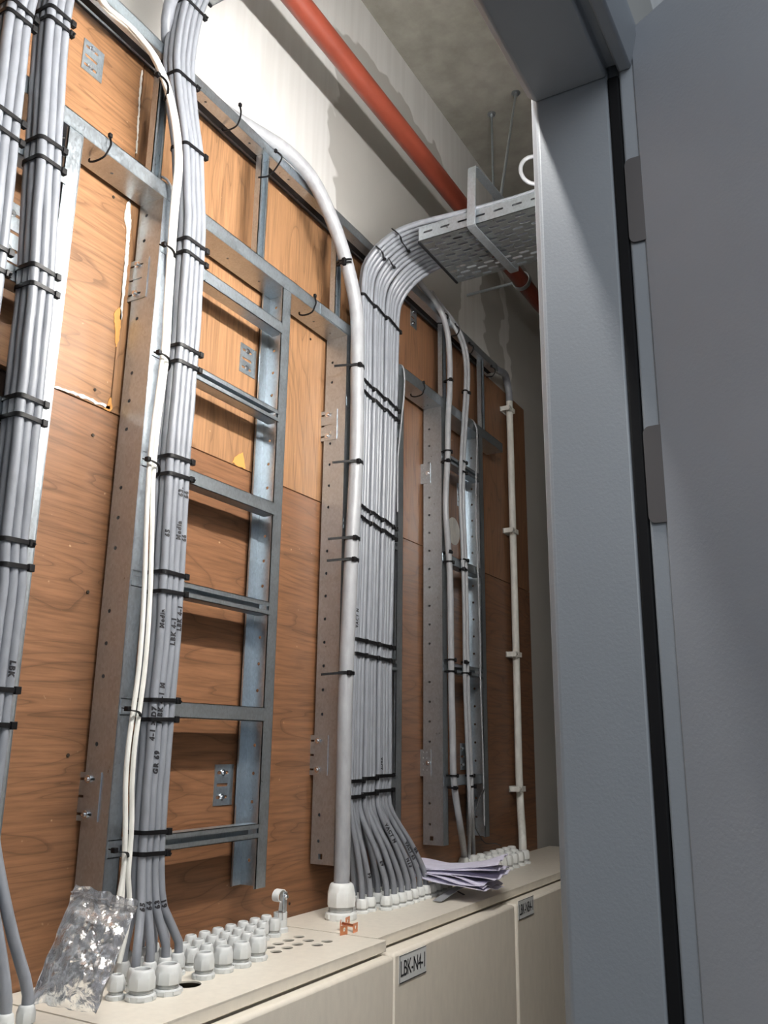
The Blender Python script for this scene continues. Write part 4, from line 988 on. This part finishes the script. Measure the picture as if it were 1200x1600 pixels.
def plate_label(x0, x1, z0, z1, s_, label):
    o = obj('name_label', MB().box(x0, x1, YD - 0.0015, YD + 0.0005, z0, z1), 'label', label=label, cat='label', group='name labels on the cream doors')
    fr_ = MB()
    t_ = 0.0012; y0, y1 = YD - 0.0019, YD - 0.0014
    fr_.box(x0, x1, y0, y1, z1 - t_, z1); fr_.box(x0, x1, y0, y1, z0, z0 + t_ * 1.5); fr_.box(x0, x0 + t_ * 1.5, y0, y1, z0, z1)
    obj('border', fr_, 'ink', o)
    vs, fs = text_mb(s_, 0.045, 0, 0.92, 0.0002)
    mx_ = max(v.x for v in vs); mn = min(v.x for v in vs); my = max(v.y for v in vs)
    sx = (x1 - x0 - 0.012) / (mx_ - mn); sz = (z1 - z0) * 0.56 / my
    tb = MB(); tb.add([(x0 + 0.005 + (v.x - mn) * sx, YD - 0.0021 - v.z, z0 + (z1 - z0) * 0.24 + v.y * sz) for v in vs], fs)
    obj('lettering', tb, 'ink', o, flat=True)
A = [at(623, 1494, YD), at(665.4, 1477, YD), at(623.7, 1537.5, YD), at(664.6, 1519, YD)]
plate_label((A[0].x + A[2].x) / 2, (A[1].x + A[3].x) / 2, (A[2].z + A[3].z) / 2, (A[0].z + A[1].z) / 2, 'LBK-N4-1', 'white label reading LBK-N4-1 on the nearer cream door')
A = [at(809.5, 1408, YD), at(833, 1399, YD), at(810, 1438, YD), at(833, 1428, YD)]
plate_label((A[0].x + A[2].x) / 2, (A[1].x + A[3].x) / 2, (A[2].z + A[3].z) / 2, (A[0].z + A[1].z) / 2, 'LBK-NB4-1', 'white label reading LBK-NB4-1 on the farther cream door')

# ---------------- empty glands on the left enclosure
for i, (px, py) in enumerate([(183, 1522), (223, 1513), (264, 1505), (320, 1487), (350, 1478), (377.5, 1471), (403, 1462)]):
    kd_ = 'small' if i == 0 else 'xl' if i < 3 else 'large'; p = atz(px, py, ZT + GS[kd_][1])
    lab = ['large grey gland beside the plastic bag', 'large empty grey gland just right of the plastic bag', 'large empty grey gland left of the single big hole'][i] if i < 3 else 'large empty grey gland, %s of the row of four right of the big hole' % nth(i - 3)
    gland(kd_, p.x, p.y, lab, 'large empty glands at the front')
rows = [[(1.452 + 0.0412 * i, 1.268) for i in range(7)], [(1.390 + 0.0412 * i, 1.230) for i in range(8)], [(1.367 + 0.0412 * i, 1.189) for i in range(6)]]
for ri, row in enumerate(rows):
    for i, (x, y) in enumerate(row):
        gland('small', x, y, 'small empty grey gland, %s row from the wall, %s from the left' % (nth(ri), nth(i)), 'small empty glands on the left box')
# capless gland and the pipe clip lying on it
cx_, cy_ = 1.69, 1.232
cx_, cy_ = atz(437, 1456, ZT).x, atz(437, 1456, ZT).y
cap = empty('open_gland', (cx_, cy_, ZT), 'grey gland without cap showing its fingers, behind the punched holes', 'cable gland')
col = MB().lathe([(0.008, 0), (0.019, 0), (0.019, 0.008), (0.0165, 0.010), (0.0155, 0.011), (0.0155, 0.026), (0.0125, 0.026), (0.0125, 0.01)], n=20)
obj('base_collar', col, 'gland', cap, local=True)
fg = MB()
for k_ in range(10):
    bx = MB().box(0.0118, 0.0150, -0.0035, 0.0035, 0.026, 0.041); bx.xform(Matrix.Rotation(2 * PI * k_ / 10, 4, 'Z')); fg.add(bx.v, bx.f)
obj('clamping_fingers', fg, 'gland', cap, local=True)
pb = at(430, 1424, cy_)
clip = empty('saddle_clip', (cx_ - 0.004, cy_, ZT + 0.042), 'white lined steel pipe clip standing on the glands by the wall', 'pipe clip')
st = MB(); pts = [Vector((0.010, 0, 0)), Vector((0.012, 0, 0.02)), Vector((0.012, 0.0, 0.036)), Vector((0.004, 0, 0.046)), Vector((-0.01, 0, 0.045)), Vector((-0.018, 0, 0.036)), Vector((-0.016, 0, 0.026)), Vector((-0.006, 0, 0.022))]
st.sweep(smooth_path(pts, 0.004), [(-0.009, -0.001), (0.009, -0.001), (0.009, 0.001), (-0.009, 0.001)], up=Vector((0, 1, 0)))
obj('steel_strap', st, 'gland_w', clip, local=True)
pl = MB(); pl.box(-0.002, 0.012, -0.012, -0.009, -0.0, 0.042); obj('slotted_tab', pl, 'galv', clip, local=True, bevel=0.002)
bo = bolt_mb((0.005, -0.0125, 0.032), '-y', 0.007, 0.005); obj('screw', bo, 'bolt', clip, local=True)
# third cluster of white glands at the far end
c3 = [[(2.845 + 0.061 * i, 1.195 + 0.003 * i) for i in range(7)], [(2.85 + 0.059 * i, 1.247) for i in range(7)], [(2.9 + 0.057 * i, 1.296) for i in range(7)]]
for ri, row in enumerate(c3):
    for i, (x, y) in enumerate(row):
        if (x - cg.x) ** 2 + (y - min(cg.y, 1.302)) ** 2 < 0.037 ** 2: continue
        gland('mid', x, y, 'white empty gland at the far end, %s row, %s from the left' % (['front', 'middle', 'back'][ri], nth(i)), 'white empty glands at the far end', True)
# copper lugs
def lug(p, rz, label):
    L = MB(); pl = curve_fill([rect(-0.014, 0.014, 0.0, 0.024), circ(0.002, 0.013, 0.0055, 14)], 0.0011); pl.xform(Matrix.Rotation(PI / 2, 4, 'X'))
    L.add(pl.v, pl.f); L.xform(Matrix.Translation(p) @ Matrix.Rotation(rz, 4, 'Z') @ Matrix.Scale(0.8, 4))
    obj('copper_link', L, 'copper', label=label, cat='copper link', group='copper links lying on the box')
for i, (px, py, rz, h_) in enumerate([(532, 1453, 0.5, 0), (537, 1461, -0.2, 0), (555, 1457, 0.1, 0), (543, 1447, 0.15, 0)]):
    p = atz(px, py, ZT); lug((p.x, p.y, ZT + 0.0005), rz, ['left', 'frontmost', 'right', 'rearmost'][i] + ' small drilled copper plate in front of the biggest gland')
mb = MB(); a = atz(535, 1452, ZT); b_ = atz(553, 1456, ZT); mb.tube([Vector((a.x, a.y, ZT + 0.012)), Vector((b_.x, b_.y, ZT + 0.012))], 0.0035, 10)
obj('copper_rod', mb, 'copper', label='short copper rod across the drilled copper plates', cat='copper link')
# folded papers
for i in range(6):
    mb = MB(); nx, ny = 12, 14; z0 = ZT + 0.052 + 0.0052 * i; ang_ = 0.12 * (i - 2.5) * 0.5 + 0.05
    L0 = 0.33 - 0.018 * (i % 3); W0 = 0.145; cxx = 2.365 + 0.004 * i; cyy = 1.165 - 0.006 * i; vs = []
    for s_ in (0, 1):
        for a in range(nx + 1):
            for b_ in range(ny + 1):
                u = a / nx - 0.5; v = b_ / ny - 0.5
                x = u * W0; y = v * L0
                zz = z0 + 0.0035 * math.sin(v * 7 + i) + (0.012 * (0.5 - v) ** 3 * (1 if i > 3 else -1.2)) + 0.003 * math.sin(u * 14 + v * 9 + i * 2) + s_ * 0.0016
                if v < -0.3 : zz += (-(v + 0.3)) * 0.05 * (1 if i % 2 else -0.8) * (1 + u)
                vs.append((cxx + x * math.cos(ang_) - y * math.sin(ang_), cyy + x * math.sin(ang_) + y * math.cos(ang_), zz))
    N = (nx + 1) * (ny + 1); fs = []
    for s_ in (0, 1):
        for a in range(nx):
            for b_ in range(ny):
                k_ = s_ * N + a * (ny + 1) + b_; q = (k_, k_ + 1, k_ + ny + 2, k_ + ny + 1); fs.append(q if s_ else q[::-1])
    bd = [a * (ny + 1) for a in range(nx + 1)] + [nx * (ny + 1) + b_ for b_ in range(1, ny + 1)] + [a * (ny + 1) + ny for a in range(nx - 1, -1, -1)] + [b_ for b_ in range(ny - 1, 0, -1)]
    for k_ in range(len(bd)): p_, q_ = bd[k_], bd[(k_ + 1) % len(bd)]; fs.append((p_, q_, q_ + N, p_ + N))
    mb.add(vs, fs)
    obj('folded_paper', mb, 'paper', label='folded lilac white paper in the pile on the glands, %s from the bottom' % nth(i), cat='paper', group='pile of folded papers')
# strip of pale offcut below the papers
P0 = atz(683, 1408, ZT + 0.004); P1 = atz(735, 1378, ZT + 0.03)
mb = MB(); mb.sweep([P0, (P0 + P1) / 2 + Vector((0, 0, 0.004)), P1], [(-0.0008, -0.013), (0.0008, -0.013), (0.0008, 0.013), (-0.0008, 0.013)], up=Vector((0, 0, 1)))
obj('cable_wrap_offcut', mb, 'cable2', label='pale grey flat offcut sticking out below the papers', cat='offcut')
P0 = atz(712, 1391, ZT + 0.008); P1 = atz(725, 1398, ZT + 0.004)
mb = MB(); mb.sweep([P0, P1], [(-0.0008, -0.003), (0.0008, -0.003), (0.0008, 0.003), (-0.0008, 0.003)], up=Vector((0, 0, 1)))
obj('tie_offcut', mb, 'black', label='short black tie offcut beneath the papers', cat='offcut')
# clear zip bag leaning on the glands
bL = at(46, 1566, 1.15); bR = at(150, 1584, 1.03); tL = at(119, 1381, 1.13); tR = at(217, 1408, 1.03)
bag = empty('plastic_bag', ((bL + bR) / 2), 'clear crumpled zip plastic bag leaning on glands at the bottom left', 'plastic bag')
from mathutils import noise as mn_
def bag_pt(u, v, side):
    p = (bL * (1 - u) + bR * u) * (1 - v) + (tL * (1 - u) + tR * u) * v
    n_ = Vector((-0.70, -0.66, 0.2)).normalized()
    e = (math.sin(PI * u) ** .6) * (math.sin(PI * min(1, v * 1.12)) ** .6 if v < 0.88 else 0.05)
    thick = (0.020 * (1.1 - v) + 0.002) * e
    q = p * 21; cr = mn_.noise(q * 1.3 + Vector((0, 0, side * 3))) * 0.012 + mn_.noise(q * 3.0 + Vector((side * 5, 0, 0))) * 0.007 + abs(mn_.noise(q * 5)) * 0.005
    fade = 0.25 + 0.75 * e
    edge = (1 - e) * mn_.noise(Vector((v * 7, u * 7, 2))) * 0.006
    return p + n_ * (side * thick + cr * fade) + Vector((edge, 0, edge * 0.5))
nu, nv = 46, 60; mb = MB(); vs = []
for s_ in (1, -1):
    for a in range(nu + 1):
        for b_ in range(nv + 1): vs.append(bag_pt(a / nu, b_ / nv, s_))
N = (nu + 1) * (nv + 1); fs = []
for s_ in (0, 1):
    for a in range(nu):
        for b_ in range(nv):
            k_ = s_ * N + a * (nv + 1) + b_; q = (k_, k_ + 1, k_ + nv + 2, k_ + nv + 1); fs.append(q[::-1] if s_ else q)
mb.add(vs, fs); obj('bag_film', mb, 'bag', bag)
zp = [bag_pt(u / 20, 0.90, 1) + Vector((-0.001, -0.001, 0)) for u in range(21)]
mb = MB(); mb.tube(zp, 0.0014, 8); mb.tube([p + Vector((0, 0, 0.006)) for p in zp], 0.0009, 8); obj('zip_strip', mb, 'bag', bag)

# ================================================================== the fluorescent batten that lights the riser room
YLT, ZLT = 0.405, 1.165
def batten(xa, xb, glow, label):
    L = empty('batten_light', ((xa + xb) / 2, YLT, ZLT), label, 'light fitting')
    mb = MB(); mb.tube([Vector((xa, YLT, ZLT)), Vector((xb, YLT, ZLT))], 0.013, 16); obj('tube', mb, glow, L)
    mb = MB(); mb.box(xa - 0.03, xb + 0.03, YLT - 0.013, YLT + 0.013, ZLT + 0.035, ZLT + 0.07)
    for x in (xa - 0.03, xb + 0.005): mb.box(x, x + 0.025, YLT - 0.013, YLT + 0.013, ZLT - 0.02, ZLT + 0.036)
    obj('batten_body', mb, 'label', L, bevel=0.003)
    mb = MB()
    for x in (xa + 0.1, xb - 0.1): mb.tube([Vector((x, YLT, ZLT + 0.07)), Vector((x, YLT, ZC))], 0.003, 6)
    obj('suspension_rod', mb, 'galv', L)
batten(0.55, 1.75, 'glow', 'white fluorescent batten hung in the riser room above the doorway')
